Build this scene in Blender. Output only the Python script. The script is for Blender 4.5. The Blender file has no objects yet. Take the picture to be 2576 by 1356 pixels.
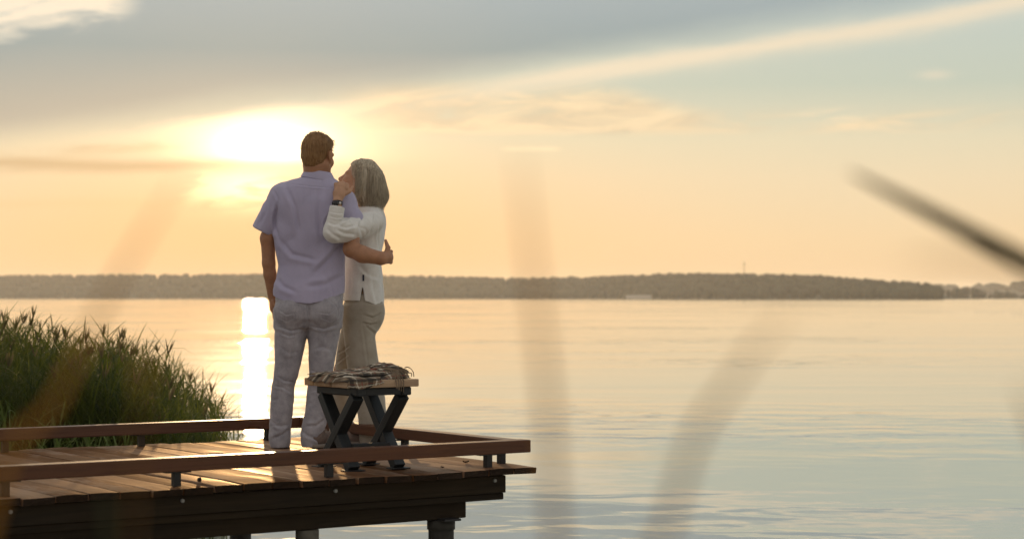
import bpy, bmesh, math, random
import numpy as np
from mathutils import Vector, Matrix

random.seed(7)
RNG = np.random.default_rng(11)
scene = bpy.context.scene
COL = scene.collection

# ------------------------------------------------------------------ frame of reference
ZC = 1.76          # camera height above the water (m)
DECK = 0.90        # deck height above the water (m)
FPX = 4900.0       # focal length in units of a 2576 px wide picture
HZ = 747.0         # horizon row in that picture
def P(u, v, Y):    # a sight line followed out to its own distance Y (m)
    return np.array([(u - 1288.0) / FPX * Y, Y, ZC + (HZ - v) / FPX * Y])
def S(px, Y):
    return px / FPX * Y

# ------------------------------------------------------------------ camera
cam_d = bpy.data.cameras.new('camera')
cam_d.sensor_width = 36.0
cam_d.lens = FPX / 2576.0 * 36.0
cam_d.shift_y = (HZ - 678.0) / 2576.0
cam_d.clip_start = 0.05
cam_d.clip_end = 20000
cam_d.dof.use_dof = True
cam_d.dof.focus_distance = 10.9
cam_d.dof.aperture_fstop = 3.3
cam = bpy.data.objects.new('camera', cam_d)
cam.location = (0, 0, ZC)
cam.rotation_euler = (math.radians(90), 0, 0)
COL.objects.link(cam)
scene.camera = cam

# ------------------------------------------------------------------ render / colour
scene.render.engine = 'CYCLES'
scene.cycles.use_denoising = True
scene.cycles.max_bounces = 8
scene.cycles.volume_bounces = 1
scene.cycles.sample_clamp_indirect = 6.0
scene.view_settings.view_transform = 'Standard'
scene.view_settings.look = 'None'
scene.view_settings.exposure = 0.0
scene.view_settings.gamma = 1.0
scene.view_settings.use_curve_mapping = False

# ------------------------------------------------------------------ sun
SUN_U, SUN_V = 640.0, 362.0
SD = Vector(((SUN_U - 1288) / FPX, 1.0, (HZ - SUN_V) / FPX)).normalized()
SUN_EL = math.asin(SD.z)
SUN_AZ = math.atan2(SD.x, SD.y)
sun_d = bpy.data.lights.new('sun', 'SUN')
sun_d.energy = 3.3
sun_d.color = (1.0, 0.66, 0.34)
sun_d.angle = math.radians(0.6)
sun = bpy.data.objects.new('sun', sun_d)
sun.rotation_euler = SD.to_track_quat('Z', 'Y').to_euler()
COL.objects.link(sun)

# ------------------------------------------------------------------ node helper: arithmetic on sockets
def lin(r, g, b):
    f = lambda c: c / 12.92 if c <= 0.04045 else ((c + 0.055) / 1.055) ** 2.4
    return (f(r / 255), f(g / 255), f(b / 255), 1.0)

class NX:
    def __init__(self, tree): self.t = tree
    def node(self, kind, **kw):
        n = self.t.nodes.new(kind)
        for k, v in kw.items(): setattr(n, k, v)
        return n
    def put(self, sock, val):
        if isinstance(val, E): self.t.links.new(val.s, sock)
        elif isinstance(val, bpy.types.NodeSocket): self.t.links.new(val, sock)
        else: sock.default_value = val
    def math(self, op, *a, clamp=False):
        n = self.node('ShaderNodeMath', operation=op, use_clamp=clamp)
        for i, x in enumerate(a): self.put(n.inputs[i], x)
        return E(self, n.outputs[0])
    def mix(self, fac, a, b, mode='MIX'):
        n = self.node('ShaderNodeMix', data_type='RGBA', blend_type=mode)
        self.put(n.inputs[0], fac); self.put(n.inputs[6], a); self.put(n.inputs[7], b)
        return n.outputs[2]
    def smooth(self, x, a, b, lo=0.0, hi=1.0):
        n = self.node('ShaderNodeMapRange', interpolation_type='SMOOTHSTEP', clamp=True)
        self.put(n.inputs[0], x); self.put(n.inputs[1], a); self.put(n.inputs[2], b)
        self.put(n.inputs[3], lo); self.put(n.inputs[4], hi)
        return E(self, n.outputs[0])
    def xyz(self, x, y, z):
        n = self.node('ShaderNodeCombineXYZ')
        for i, q in enumerate((x, y, z)): self.put(n.inputs[i], q)
        return n.outputs[0]
    def noise(self, vec, scale=1.0, detail=3.0, rough=0.5, dist=0.0, color=False):
        n = self.node('ShaderNodeTexNoise')
        self.put(n.inputs['Vector'], vec); n.inputs['Scale'].default_value = scale
        n.inputs['Detail'].default_value = detail; n.inputs['Roughness'].default_value = rough
        n.inputs['Distortion'].default_value = dist
        return n.outputs['Color'] if color else E(self, n.outputs['Fac'])
    def ramp(self, fac, stops, interp='LINEAR'):
        n = self.node('ShaderNodeValToRGB'); cr = n.color_ramp; cr.interpolation = interp
        while len(cr.elements) < len(stops): cr.elements.new(0.5)
        for e, (p, c) in zip(cr.elements, stops):
            e.position = p; e.color = c
        self.put(n.inputs[0], fac)
        return n.outputs[0]
    def gauss(self, x, c, w):
        q = (x - c) / w
        return self.math('EXPONENT', q * q * -1.0)

class E:
    def __init__(self, nx, s): self.n = nx; self.s = s
    def __add__(self, o): return self.n.math('ADD', self, o)
    def __radd__(self, o): return self.n.math('ADD', o, self)
    def __sub__(self, o): return self.n.math('SUBTRACT', self, o)
    def __rsub__(self, o): return self.n.math('SUBTRACT', o, self)
    def __mul__(self, o): return self.n.math('MULTIPLY', self, o)
    def __rmul__(self, o): return self.n.math('MULTIPLY', o, self)
    def __truediv__(self, o): return self.n.math('DIVIDE', self, o)

# ------------------------------------------------------------------ world: low-sun sky with high cloud sheets
world = bpy.data.worlds.new('World')
scene.world = world
world.use_nodes = True
wt = world.node_tree
wt.nodes.clear()
w = NX(wt)
tc = w.node('ShaderNodeTexCoord')
sep = w.node('ShaderNodeSeparateXYZ'); wt.links.new(tc.outputs['Generated'], sep.inputs[0])
dx, dy, dz = (E(w, sep.outputs[i]) for i in range(3))
hor = w.math('MAXIMUM', w.math('SQRT', dx * dx + dy * dy), 0.001)
saz, caz = dx / hor, dy / hor
el = w.math('ARCSINE', dz)
U = saz * 4985.0 + 1288.0
V = HZ - el * 4920.0
t_el = w.math('SQRT', w.math('MAXIMUM', el, 0.0) / 1.5708)
clear = w.ramp(t_el, [(0.0, lin(243, 204, 150)), (0.09, lin(246, 210, 160)), (0.138, lin(246, 216, 170)),
                      (0.195, lin(241, 221, 184)), (0.225, lin(232, 221, 189)), (0.262, lin(198, 207, 191)),
                      (0.31, lin(198, 209, 202)), (0.5, lin(172, 184, 187)), (1.0, lin(122, 142, 164))])
# paler away from the sun, brightened as fill for the couple's shaded backs
away = w.smooth(caz, 0.9, -0.6)
clear = w.mix(away * 0.8, clear, lin(232, 216, 204))
# deeper gold low down on the sun's side
near_sun = w.gauss(saz, -0.13, 0.16) * w.smooth(caz, 0.3, 0.8) * w.smooth(el, 0.10, 0.02)
clear = w.mix(near_sun * 0.9, clear, lin(243, 193, 136))
# angle to the sun
dot = dx * SD.x + dy * SD.y + dz * SD.z
ang = w.math('ARCCOSINE', w.math('MINIMUM', dot, 0.999999))
# horizontal-ish ellipse for the aureole (seen through stratified haze)
cvec = w.xyz(U * 0.0016, V * 0.009 + U * 0.0013, 0.0)
n1 = w.noise(cvec, 1.0, 5.0, 0.55, 0.3)
cvec2 = w.xyz(U * 0.0040, V * 0.020 + U * 0.0020, 3.7)
n2 = w.noise(cvec2, 1.0, 5.0, 0.6, 0.6)
cvec3 = w.xyz(U * 0.0012, V * 0.004, 9.1)
n3 = w.noise(cvec3, 1.0, 2.0, 0.5)
# the big grey sheet: everything above a gently rising edge
edge = 392.0 - U * 0.1456
sd = edge - V + (n1 - 0.5) * 46.0 + (n2 - 0.5) * 22.0
bump_up = w.gauss(U, 690.0, 190.0) * 8.0
sd = sd - bump_up
sheet = w.smooth(sd, -16.0, 95.0)
sheet_sharp = w.smooth(sd, -10.0, 34.0)
sheet_soft = w.smooth(sd, -30.0, 200.0)
grey = w.ramp(w.smooth(V, 420.0, -420.0), [(0.0, lin(188, 180, 164)), (0.28, lin(140, 162, 168)), (0.55, lin(162, 179, 186)), (1.0, lin(158, 175, 186))])
grey = w.mix((n3 - 0.35) * 0.4, grey, lin(184, 184, 170))
grey = w.mix(away * 0.8, grey, lin(212, 204, 198))  # cloud behind the camera lightened and warmed too, as added fill
# cream streak along the lower edge of the sheet, east side
streak = w.gauss(sd, -16.0, 25.0) * w.smooth(U, 900.0, 1500.0) * 0.85
# second bank of mottled cream cloud
bank = w.smooth(V, 352.0, 322.0) * w.smooth(V - w.smooth(U, 1450.0, 1850.0) * 80.0, 185.0, 250.0) * w.smooth(U, 760.0, 1000.0)
bank = bank * w.smooth(n1 * 0.55 + n2 * 0.45 - w.smooth(U, 1500.0, 2500.0) * 0.10, 0.30, 0.52) * 0.95
# grey-brown bars west of the sun
bars = w.gauss(V + (n1 - 0.5) * 40.0, 422.0, 15.0) * w.smooth(U, 720.0, 380.0) * 0.85
bars2 = w.gauss(V + (n2 - 0.5) * 30.0 + U * 0.05, 398.0, 13.0) * w.smooth(U, 640.0, 300.0) * 0.6 * w.smooth(n2, 0.35, 0.6)
bars3 = w.gauss(V + (n2 - 0.5) * 26.0 + U * 0.02, 522.0, 12.0) * w.smooth(U, 880.0, 500.0) * 0.25
# short contrail, small puffs
trail = w.gauss(V + (n2 - 0.5) * 6.0, 375.0, 6.0) * w.smooth(U, 1250.0, 1290.0) * w.smooth(U, 1425.0, 1385.0) * 0.8
puff = w.gauss(V, 298.0, 17.0) * w.gauss(U, 2085.0, 75.0) * w.smooth(n2, 0.3, 0.6) * 0.9
puff2 = w.gauss(V, 202.0, 12.0) * w.gauss(U, 2345.0, 40.0) * 0.5
# bright broken cloud at the top left
tlm = w.smooth(V + U * 0.16 + (n2 - 0.5) * 150.0, 135.0, 70.0) * w.smooth(U + (n1 - 0.5) * 120.0, 370.0, 260.0) * w.smooth(caz, 0.2, 0.6)
tln = w.smooth(n2 * 0.6 + n1 * 0.5, 0.40, 0.54)
tl = tlm * tln

cream = lin(246, 229, 200)
sky = clear
sky = w.mix(bank, sky, w.mix(w.smooth(n2, 0.3, 0.62), lin(219, 200, 168), lin(250, 226, 186)))
sky = w.mix(bars, sky, lin(206, 176, 136))
sky = w.mix(bars2, sky, lin(206, 176, 136))
sky = w.mix(bars3, sky, lin(236, 196, 140))
sky = w.mix(sheet, sky, grey)
sky = w.mix(streak, sky, cream)
sky = w.mix(tlm * 0.55, sky, lin(196, 208, 200))
sky = w.mix(tl, sky, lin(252, 238, 214))
sky = w.mix(trail, sky, lin(255, 234, 194))
sky = w.mix(puff, sky, lin(248, 230, 196))
sky = w.mix(puff2, sky, lin(240, 226, 200))
# aureole: wide glow everywhere, bright core only where the sheet does not cover it
wide = w.math('EXPONENT', ang * (-1.0 / 0.075)) * 0.08
vstr = (V - 372.0) * 1.25
hstr = (U - 668.0) * 0.56
rr = w.math('SQRT', vstr * vstr + hstr * hstr)
mid = w.math('EXPONENT', rr * (-1.0 / 80.0)) * w.smooth(caz, 0.3, 0.7)
core = w.math('EXPONENT', rr * (-1.0 / 42.0)) * w.smooth(caz, 0.3, 0.7)
open_ = 1.0 - sheet_sharp * 0.95
low = w.gauss(V + (n2 - 0.5) * 70.0, 482.0, 40.0) * w.gauss(U, 610.0, 115.0) * w.smooth(caz, 0.3, 0.7) * w.smooth(n2, 0.36, 0.56)
thin = 1.0 - bars * 0.7 - w.smooth(n2, 0.52, 0.70) * 0.30
g_add = wide * (1.0 - sheet_soft * 0.62) + mid * open_ * thin * 0.75 + low * 1.5 + core * open_ * 9.0 * (w.smooth(V + (n2 - 0.5) * 40.0, 424.0, 388.0) * 0.85 + 0.15)
glow_col = w.node('ShaderNodeMix', data_type='RGBA', blend_type='MULTIPLY')
glow_col.inputs[0].default_value = 1.0
glow_col.inputs[6].default_value = (1.0, 0.64, 0.34, 1.0)
wt.links.new(w.xyz(g_add, g_add, g_add), glow_col.inputs[7])
sky = w.mix(1.0, sky, glow_col.outputs[2], 'ADD')
# physical sky as the base the clouds and haze lie over
nish = w.node('ShaderNodeTexSky', sky_type='NISHITA')
nish.sun_disc = False
nish.sun_elevation = SUN_EL
nish.sun_rotation = SUN_AZ
nish.air_density = 1.0; nish.dust_density = 2.0; nish.ozone_density = 1.0
bg_n = w.node('ShaderNodeBackground'); wt.links.new(nish.outputs[0], bg_n.inputs[0]); bg_n.inputs[1].default_value = 0.05
bg_c = w.node('ShaderNodeBackground'); wt.links.new(sky, bg_c.inputs[0]); bg_c.inputs[1].default_value = 1.0
mixw = w.node('ShaderNodeMixShader'); mixw.inputs[0].default_value = 0.93
wt.links.new(bg_n.outputs[0], mixw.inputs[1]); wt.links.new(bg_c.outputs[0], mixw.inputs[2])
wo = w.node('ShaderNodeOutputWorld'); wt.links.new(mixw.outputs[0], wo.inputs[0])

# ------------------------------------------------------------------ materials
def new_mat(name):
    m = bpy.data.materials.new(name); m.use_nodes = True
    m.node_tree.nodes.clear()
    n = NX(m.node_tree)
    out = n.node('ShaderNodeOutputMaterial')
    return m, n, out

def principled(n, out, color, rough=0.6, bump=None, bump_strength=0.3, bump_dist=0.01, spec=0.5, **kw):
    b = n.node('ShaderNodeBsdfPrincipled')
    n.put(b.inputs['Base Color'], color); n.put(b.inputs['Roughness'], rough)
    b.inputs['Specular IOR Level'].default_value = spec
    for k, v in kw.items(): n.put(b.inputs[k], v)
    if bump is not None:
        bn = n.node('ShaderNodeBump'); bn.inputs['Strength'].default_value = bump_strength
        bn.inputs['Distance'].default_value = bump_dist
        n.put(bn.inputs['Height'], bump); n.t.links.new(bn.outputs[0], b.inputs['Normal'])
    n.t.links.new(b.outputs[0], out.inputs[0])
    return b

def wood(name, dark, light, rough=(0.35, 0.65), vary=0.5, grain=1.0, wear=None, spec=0.3, gloss=None):
    m, n, out = new_mat(name)
    tc = n.node('ShaderNodeTexCoord'); oi = n.node('ShaderNodeObjectInfo')
    rnd = E(n, oi.outputs['Random'])
    sp = n.node('ShaderNodeSeparateXYZ'); n.t.links.new(tc.outputs['Object'], sp.inputs[0])
    x, y, z = (E(n, sp.outputs[i]) for i in range(3))
    v = n.xyz(x * 2.2 + rnd * 41.0, y * 55.0 * grain + rnd * 13.0, z * 55.0 * grain)
    g = n.noise(v, 1.0, 4.0, 0.6, 0.8)
    v2 = n.xyz(x * 1.3 + rnd * 17.0, y * 6.0, z * 6.0 + rnd * 5.0)
    big = n.noise(v2, 1.0, 3.0, 0.55)
    fac = g * 0.55 + big * 0.45
    col = n.ramp(fac, [(0.30, dark), (0.68, light)])
    hsv = n.node('ShaderNodeHueSaturation')
    n.put(hsv.inputs['Value'], rnd * vary + (1.0 - vary * 0.5))
    n.put(hsv.inputs['Saturation'], 1.08 - rnd * 0.22)
    n.put(hsv.inputs['Color'], col)
    c = hsv.outputs[0]
    if wear is not None:
        fine = n.noise(n.xyz(x * 9.0 + rnd * 7.0, y * 60.0, z * 60.0), 1.0, 3.0, 0.6)
        c = n.mix(n.smooth(big * 0.6 + fine * 0.4, 0.50, 0.66) * 0.6, c, wear)
    r = n.smooth(big, 0.3, 0.7, rough[0], rough[1])
    if gloss is None:
        principled(n, out, c, r, bump=g, bump_strength=0.35, bump_dist=0.003, spec=spec)
    else:
        bn = n.node('ShaderNodeBump'); bn.inputs['Strength'].default_value = 0.35; bn.inputs['Distance'].default_value = 0.003
        n.put(bn.inputs['Height'], g)
        df = n.node('ShaderNodeBsdfDiffuse'); n.put(df.inputs[0], c); n.t.links.new(bn.outputs[0], df.inputs['Normal'])
        gl = n.node('ShaderNodeBsdfGlossy'); gl.inputs[0].default_value = (1.0, 0.86, 0.70, 1); n.put(gl.inputs['Roughness'], r)
        n.t.links.new(bn.outputs[0], gl.inputs['Normal'])
        mx = n.node('ShaderNodeMixShader'); n.put(mx.inputs[0], (rnd * 0.7 + 0.3) * gloss)
        n.t.links.new(df.outputs[0], mx.inputs[1]); n.t.links.new(gl.outputs[0], mx.inputs[2])
        n.t.links.new(mx.outputs[0], out.inputs[0])
    return m

M = {}
M['deck'] = wood('deck_wood', (0.085, 0.032, 0.012, 1), (0.24, 0.105, 0.042, 1), (0.42, 0.62), 0.6, 1.0, (0.30, 0.22, 0.165, 1), gloss=0.22)
M['end_shade'] = wood('plank_end_shade', (0.010, 0.006, 0.004, 1), (0.034, 0.020, 0.011, 1), (0.7, 0.9), 0.3, spec=0.1)  # plank ends near black: their shade is put into the colour
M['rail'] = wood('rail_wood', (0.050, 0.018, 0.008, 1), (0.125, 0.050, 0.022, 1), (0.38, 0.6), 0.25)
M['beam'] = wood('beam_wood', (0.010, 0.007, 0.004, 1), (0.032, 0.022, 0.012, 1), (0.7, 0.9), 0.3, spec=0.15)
M['seat'] = wood('seat_wood', (0.26, 0.15, 0.075, 1), (0.46, 0.30, 0.16, 1), (0.4, 0.6), 0.1, 0.7)
M['legwood'] = wood('painted_wood', (0.012, 0.014, 0.015, 1), (0.026, 0.030, 0.031, 1), (0.40, 0.55), 0.1)

def simple(name, col, rough=0.6, noise_scale=0.0, amount=0.25, bumpd=0.002, metal=0.0, spec=0.5):
    m, n, out = new_mat(name)
    if noise_scale:
        tc = n.node('ShaderNodeTexCoord')
        f = n.noise(tc.outputs['Object'], noise_scale, 4.0, 0.6)
        dk = tuple(c * (1 - amount) for c in col[:3]) + (1,)
        lt = tuple(min(1, c * (1 + amount)) for c in col[:3]) + (1,)
        c = n.ramp(f, [(0.3, dk), (0.7, lt)])
        principled(n, out, c, rough, bump=f, bump_strength=0.4, bump_dist=bumpd, spec=spec, Metallic=metal)
    else:
        principled(n, out, col, rough, spec=spec, Metallic=metal)
    return m

M['metal_dark'] = simple('dark_metal', (0.010, 0.009, 0.008, 1), 0.55, 60, 0.3, 0.001)
M['bolt'] = simple('galvanised_bolt', (0.20, 0.20, 0.18, 1), 0.5, metal=0.3)
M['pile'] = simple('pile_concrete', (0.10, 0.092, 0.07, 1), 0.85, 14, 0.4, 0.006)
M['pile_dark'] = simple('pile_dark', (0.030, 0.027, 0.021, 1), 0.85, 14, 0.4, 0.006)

def cloth(name, a, b, weave=900.0, stripes=None, rough=0.9, blotch=9.0, sheen=0.6, transl=0.0):
    m, n, out = new_mat(name)
    tc = n.node('ShaderNodeTexCoord')
    sp = n.node('ShaderNodeSeparateXYZ'); n.t.links.new(tc.outputs['Object'], sp.inputs[0])
    x, y, z = (E(n, sp.outputs[i]) for i in range(3))
    f = n.noise(tc.outputs['Object'], blotch, 5.0, 0.62)
    fine = n.noise(n.xyz(x * 1.0, y * 1.0, z * 1.0), weave * 0.22, 2.0, 0.6)
    c = n.ramp(f * 0.75 + fine * 0.25, [(0.30, a), (0.70, b)])
    if stripes:
        s = n.math('SINE', (x + (f - 0.5) * 0.01) * (6.28318 / stripes[0]))
        c = n.mix(n.smooth(s, -0.2, 0.6) * stripes[2], c, stripes[1])
    bs = principled(n, out, c, rough, bump=f * 0.7 + fine * 0.3, bump_strength=0.5, bump_dist=0.006, spec=0.25)
    bs.inputs['Sheen Weight'].default_value = sheen
    bs.inputs['Sheen Roughness'].default_value = 0.3
    if transl > 0:
        tb = n.node('ShaderNodeBsdfTranslucent'); n.put(tb.inputs[0], c)
        mx = n.node('ShaderNodeMixShader'); mx.inputs[0].default_value = transl
        n.t.links.new(bs.outputs[0], mx.inputs[1]); n.t.links.new(tb.outputs[0], mx.inputs[2])
        n.t.links.new(mx.outputs[0], out.inputs[0])
    return m

M['shirt_m'] = cloth('lavender_shirt', (0.36, 0.34, 0.47, 1), (0.46, 0.425, 0.57, 1), stripes=(0.0065, (0.60, 0.55, 0.68, 1), 0.5), transl=0.10)
M['jeans'] = cloth('washed_denim', (0.215, 0.205, 0.225, 1), (0.43, 0.41, 0.435, 1), blotch=16.0)
M['shirt_w'] = cloth('white_linen', (0.70, 0.68, 0.63, 1), (0.82, 0.80, 0.75, 1), blotch=22.0, transl=0.08)
M['trousers'] = cloth('khaki_cotton', (0.29, 0.255, 0.20, 1), (0.40, 0.36, 0.295, 1), blotch=12.0)
M['skin'] = simple('skin', (0.36, 0.175, 0.090, 1), 0.55, 30, 0.12, 0.001)
M['skin_w'] = simple('skin_pale', (0.46, 0.26, 0.155, 1), 0.55, 30, 0.12, 0.001)
M['shoe'] = simple('shoe_canvas', (0.14, 0.10, 0.08, 1), 0.8, 40, 0.3)
M['sole'] = simple('shoe_sole', (0.20, 0.17, 0.14, 1), 0.8)
M['black'] = simple('watch_black', (0.012, 0.010, 0.010, 1), 0.3)
M['steel'] = simple('watch_steel', (0.6, 0.56, 0.5, 1), 0.3, metal=0.9)
M['label'] = simple('label_navy', (0.03, 0.035, 0.06, 1), 0.8)

def hairmat(name, a, b):
    m, n, out = new_mat(name)
    tc = n.node('ShaderNodeTexCoord')
    sp = n.node('ShaderNodeSeparateXYZ'); n.t.links.new(tc.outputs['Object'], sp.inputs[0])
    x, y, z = (E(n, sp.outputs[i]) for i in range(3))
    f = n.noise(n.xyz(x * 150.0, y * 150.0, z * 12.0), 1.0, 3.0, 0.6)
    c = n.ramp(f, [(0.32, a), (0.68, b)])
    bs = principled(n, out, c, 0.5, bump=f, bump_strength=0.6, bump_dist=0.004, spec=0.4)
    tb = n.node('ShaderNodeBsdfTranslucent'); n.put(tb.inputs[0], c)
    mx = n.node('ShaderNodeMixShader'); mx.inputs[0].default_value = 0.42
    n.t.links.new(bs.outputs[0], mx.inputs[1]); n.t.links.new(tb.outputs[0], mx.inputs[2])
    n.t.links.new(mx.outputs[0], out.inputs[0])
    return m
M['hair_m'] = hairmat('short_hair', (0.28, 0.14, 0.05, 1), (0.46, 0.27, 0.11, 1))
M['hair_w'] = hairmat('grey_hair', (0.42, 0.33, 0.22, 1), (0.88, 0.78, 0.60, 1))

def leafmat(name, a, b, transl=0.45, rough=0.5, rnd_scale=2.0):
    m, n, out = new_mat(name)
    tc = n.node('ShaderNodeTexCoord')
    f = n.noise(tc.outputs['Object'], rnd_scale, 3.0, 0.6)
    c = n.ramp(f, [(0.3, a), (0.7, b)])
    bs = principled(n, out, c, rough, spec=0.4)
    tb = n.node('ShaderNodeBsdfTranslucent'); n.put(tb.inputs[0], c)
    mx = n.node('ShaderNodeMixShader'); mx.inputs[0].default_value = transl
    n.t.links.new(bs.outputs[0], mx.inputs[1]); n.t.links.new(tb.outputs[0], mx.inputs[2])
    n.t.links.new(mx.outputs[0], out.inputs[0])
    return m
M['reed'] = leafmat('reed_leaf', (0.030, 0.048, 0.008, 1), (0.125, 0.140, 0.024, 1), 0.58, 0.6, 3.0)
M['reed_young'] = leafmat('reed_leaf_young', (0.07, 0.105, 0.02, 1), (0.16, 0.20, 0.045, 1), 0.4, 0.6, 3.0)
M['plume'] = leafmat('reed_plume', (0.09, 0.075, 0.03, 1), (0.16, 0.13, 0.06, 1), 0.4)
M['blade'] = leafmat('grass_blade', (0.38, 0.255, 0.078, 1), (0.47, 0.325, 0.115, 1), 0.70, 0.6, 6.0)
M['blade_dark'] = leafmat('grass_blade_green', (0.022, 0.026, 0.005, 1), (0.045, 0.048, 0.010, 1), 0.15, 0.6, 6.0)
M['forest'] = leafmat('far_forest', (0.030, 0.036, 0.016, 1), (0.060, 0.066, 0.030, 1), 0.1, 0.8, 0.05)
M['hill'] = simple('hill_grass', (0.05, 0.055, 0.028, 1), 0.9, 0.03, 0.3, 0.3)
M['bank'] = simple('bank_soil', (0.07, 0.065, 0.035, 1), 0.95, 3.0, 0.4, 0.05)

def water_mat():
    m, n, out = new_mat('lake_water')
    geo = n.node('ShaderNodeNewGeometry')
    sp = n.node('ShaderNodeSeparateXYZ'); n.t.links.new(geo.outputs['Position'], sp.inputs[0])
    x, y = E(n, sp.outputs[0]), E(n, sp.outputs[1])
    # swell: long low crests roughly across the view; ripples; fine chop in drifting patches
    sw = n.noise(n.xyz(x * 0.85 + y * 0.08, y * 1.25, 0.0), 1.0, 2.0, 0.5, 0.4)
    rp = n.noise(n.xyz(x * 2.6, y * 4.2, 2.0), 1.0, 2.0, 0.55, 0.3)
    big = n.noise(n.xyz(x * 0.035, y * 0.10, 5.0), 1.0, 2.0, 0.5)
    lanes = n.noise(n.xyz(x * 0.022 + 3.0, y * 0.060, 8.0), 1.0, 4.0, 0.6)
    patch = n.smooth(lanes, 0.44, 0.60, 0.06, 1.0)
    gust = n.smooth(n.noise(n.xyz(x * 0.40, y * 0.20, 11.0), 1.0, 2.0, 0.6), 0.36, 0.62, 0.70, 1.10)
    h = sw * gust * 0.047 * (patch * 0.94 + 0.06) + rp * 0.0055 * patch + big * 0.08
    bn = n.node('ShaderNodeBump'); bn.inputs['Strength'].default_value = 1.0
    bn.inputs['Distance'].default_value = 0.55
    n.put(bn.inputs['Height'], h)
    va = n.node('ShaderNodeVectorMath', operation='ADD'); va.inputs[1].default_value = (0.0, -0.012, 0.0)
    n.t.links.new(bn.outputs[0], va.inputs[0])
    vn = n.node('ShaderNodeVectorMath', operation='NORMALIZE'); n.t.links.new(va.outputs[0], vn.inputs[0])
    b = n.node('ShaderNodeBsdfPrincipled')
    b.inputs['Base Color'].default_value = (0.42, 0.43, 0.37, 1)
    b.inputs['Roughness'].default_value = 0.014
    b.inputs['IOR'].default_value = 2.3
    n.t.links.new(vn.outputs[0], b.inputs['Normal'])
    n.t.links.new(b.outputs[0], out.inputs[0])
    return m
M['water'] = water_mat()

def plaid_mat():
    m, n, out = new_mat('plaid_wool')
    tc = n.node('ShaderNodeTexCoord')
    sp = n.node('ShaderNodeSeparateXYZ'); n.t.links.new(tc.outputs['UV'], sp.inputs[0])
    x, y = E(n, sp.outputs[0]), E(n, sp.outputs[1])
    def band(v, period, lo, hi, ph=0.0):
        fr = n.math('FRACT', v / period + ph)
        return n.smooth(fr, lo, lo + 0.02) * n.smooth(fr, hi + 0.02, hi)
    f = n.noise(tc.outputs['UV'], 120.0, 3.0, 0.6)
    c = n.ramp(f, [(0.3, (0.16, 0.115, 0.075, 1)), (0.7, (0.25, 0.19, 0.13, 1))])
    for v in (x, y):
        c = n.mix(band(v, 0.105, 0.10, 0.36) * 0.8, c, (0.035, 0.030, 0.026, 1))
        c = n.mix(band(v, 0.105, 0.50, 0.58) * 0.9, c, (0.55, 0.48, 0.38, 1))
        c = n.mix(band(v, 0.105, 0.78, 0.83) * 0.8, c, (0.22, 0.05, 0.035, 1))
    principled(n, out, c, 0.95, bump=f, bump_strength=0.6, bump_dist=0.003, spec=0.2)
    return m
M['plaid'] = plaid_mat()

# ------------------------------------------------------------------ object helpers
def tag(o, label=None, cat=None, group=None, kind=None):
    if label: o['label'] = label
    if cat: o['category'] = cat
    if group: o['group'] = group
    if kind: o['kind'] = kind
    return o
def link(name, mesh, mat, parent=None, smooth=False):
    o = bpy.data.objects.new(name, mesh); COL.objects.link(o)
    if mat is not None and not mesh.materials: mesh.materials.append(mat)
    if parent is not None:
        o.parent = parent
        o.matrix_parent_inverse = parent.matrix_basis.inverted()
    if smooth:
        mesh.polygons.foreach_set('use_smooth', [True] * len(mesh.polygons))
    return o
def empty(name, loc=(0, 0, 0)):
    o = bpy.data.objects.new(name, None); COL.objects.link(o)
    o.location = loc; o.empty_display_size = 0.1
    return o
def np_mesh(name, verts, faces):
    verts = np.asarray(verts, dtype=np.float32); faces = np.asarray(faces, dtype=np.int32)
    me = bpy.data.meshes.new(name)
    k = faces.shape[1]
    me.vertices.add(len(verts)); me.vertices.foreach_set('co', verts.ravel())
    me.loops.add(faces.size); me.loops.foreach_set('vertex_index', faces.ravel())
    me.polygons.add(len(faces))
    me.polygons.foreach_set('loop_start', np.arange(len(faces), dtype=np.int32) * k)
    me.update(calc_edges=True); me.validate()
    return me

def box_mesh(name, sx, sy, sz, bevel=0.004, seg=2, rough=0.0, cuts=0):
    bm = bmesh.new()
    bmesh.ops.create_cube(bm, size=1.0)
    for v in bm.verts: v.co = Vector((v.co.x * sx, v.co.y * sy, v.co.z * sz))
    if bevel > 0:
        bmesh.ops.bevel(bm, geom=bm.edges[:], offset=bevel, segments=seg, affect='EDGES', profile=0.6)
    me = bpy.data.meshes.new(name); bm.to_mesh(me); bm.free()
    return me
def orient(o, origin, xdir, zdir=(0, 0, 1)):
    X = Vector(xdir).normalized(); Z = Vector(zdir); Y = Z.cross(X).normalized(); Z = X.cross(Y)
    R = Matrix((X, Y, Z)).transposed().to_4x4()
    o.matrix_world = Matrix.Translation(Vector(origin)) @ R
def bar(name, a, b, wdt, hgt, mat, parent, bevel=0.004, up=(0, 0, 1)):
    a = Vector(a); b = Vector(b)
    me = box_mesh(name, (b - a).length, wdt, hgt, bevel)
    me.materials.append(mat)
    o = bpy.data.objects.new(name, me); COL.objects.link(o)
    d = (b - a).normalized()
    X = d; Y = Vector(up).cross(X).normalized(); Z = X.cross(Y)
    R = Matrix((X, Y, Z)).transposed().to_4x4()
    o.matrix_basis = Matrix.Translation((a + b) / 2) @ R
    if parent is not None:
        o.parent = parent; o.matrix_parent_inverse = parent_world(parent).inverted()
    return o
def parent_world(p):
    m = p.matrix_basis.copy()
    if p.parent is not None:
        m = parent_world(p.parent) @ p.matrix_parent_inverse @ m
    return m
def attach(o, parent):
    o.parent = parent; o.matrix_parent_inverse = parent_world(parent).inverted()

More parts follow.
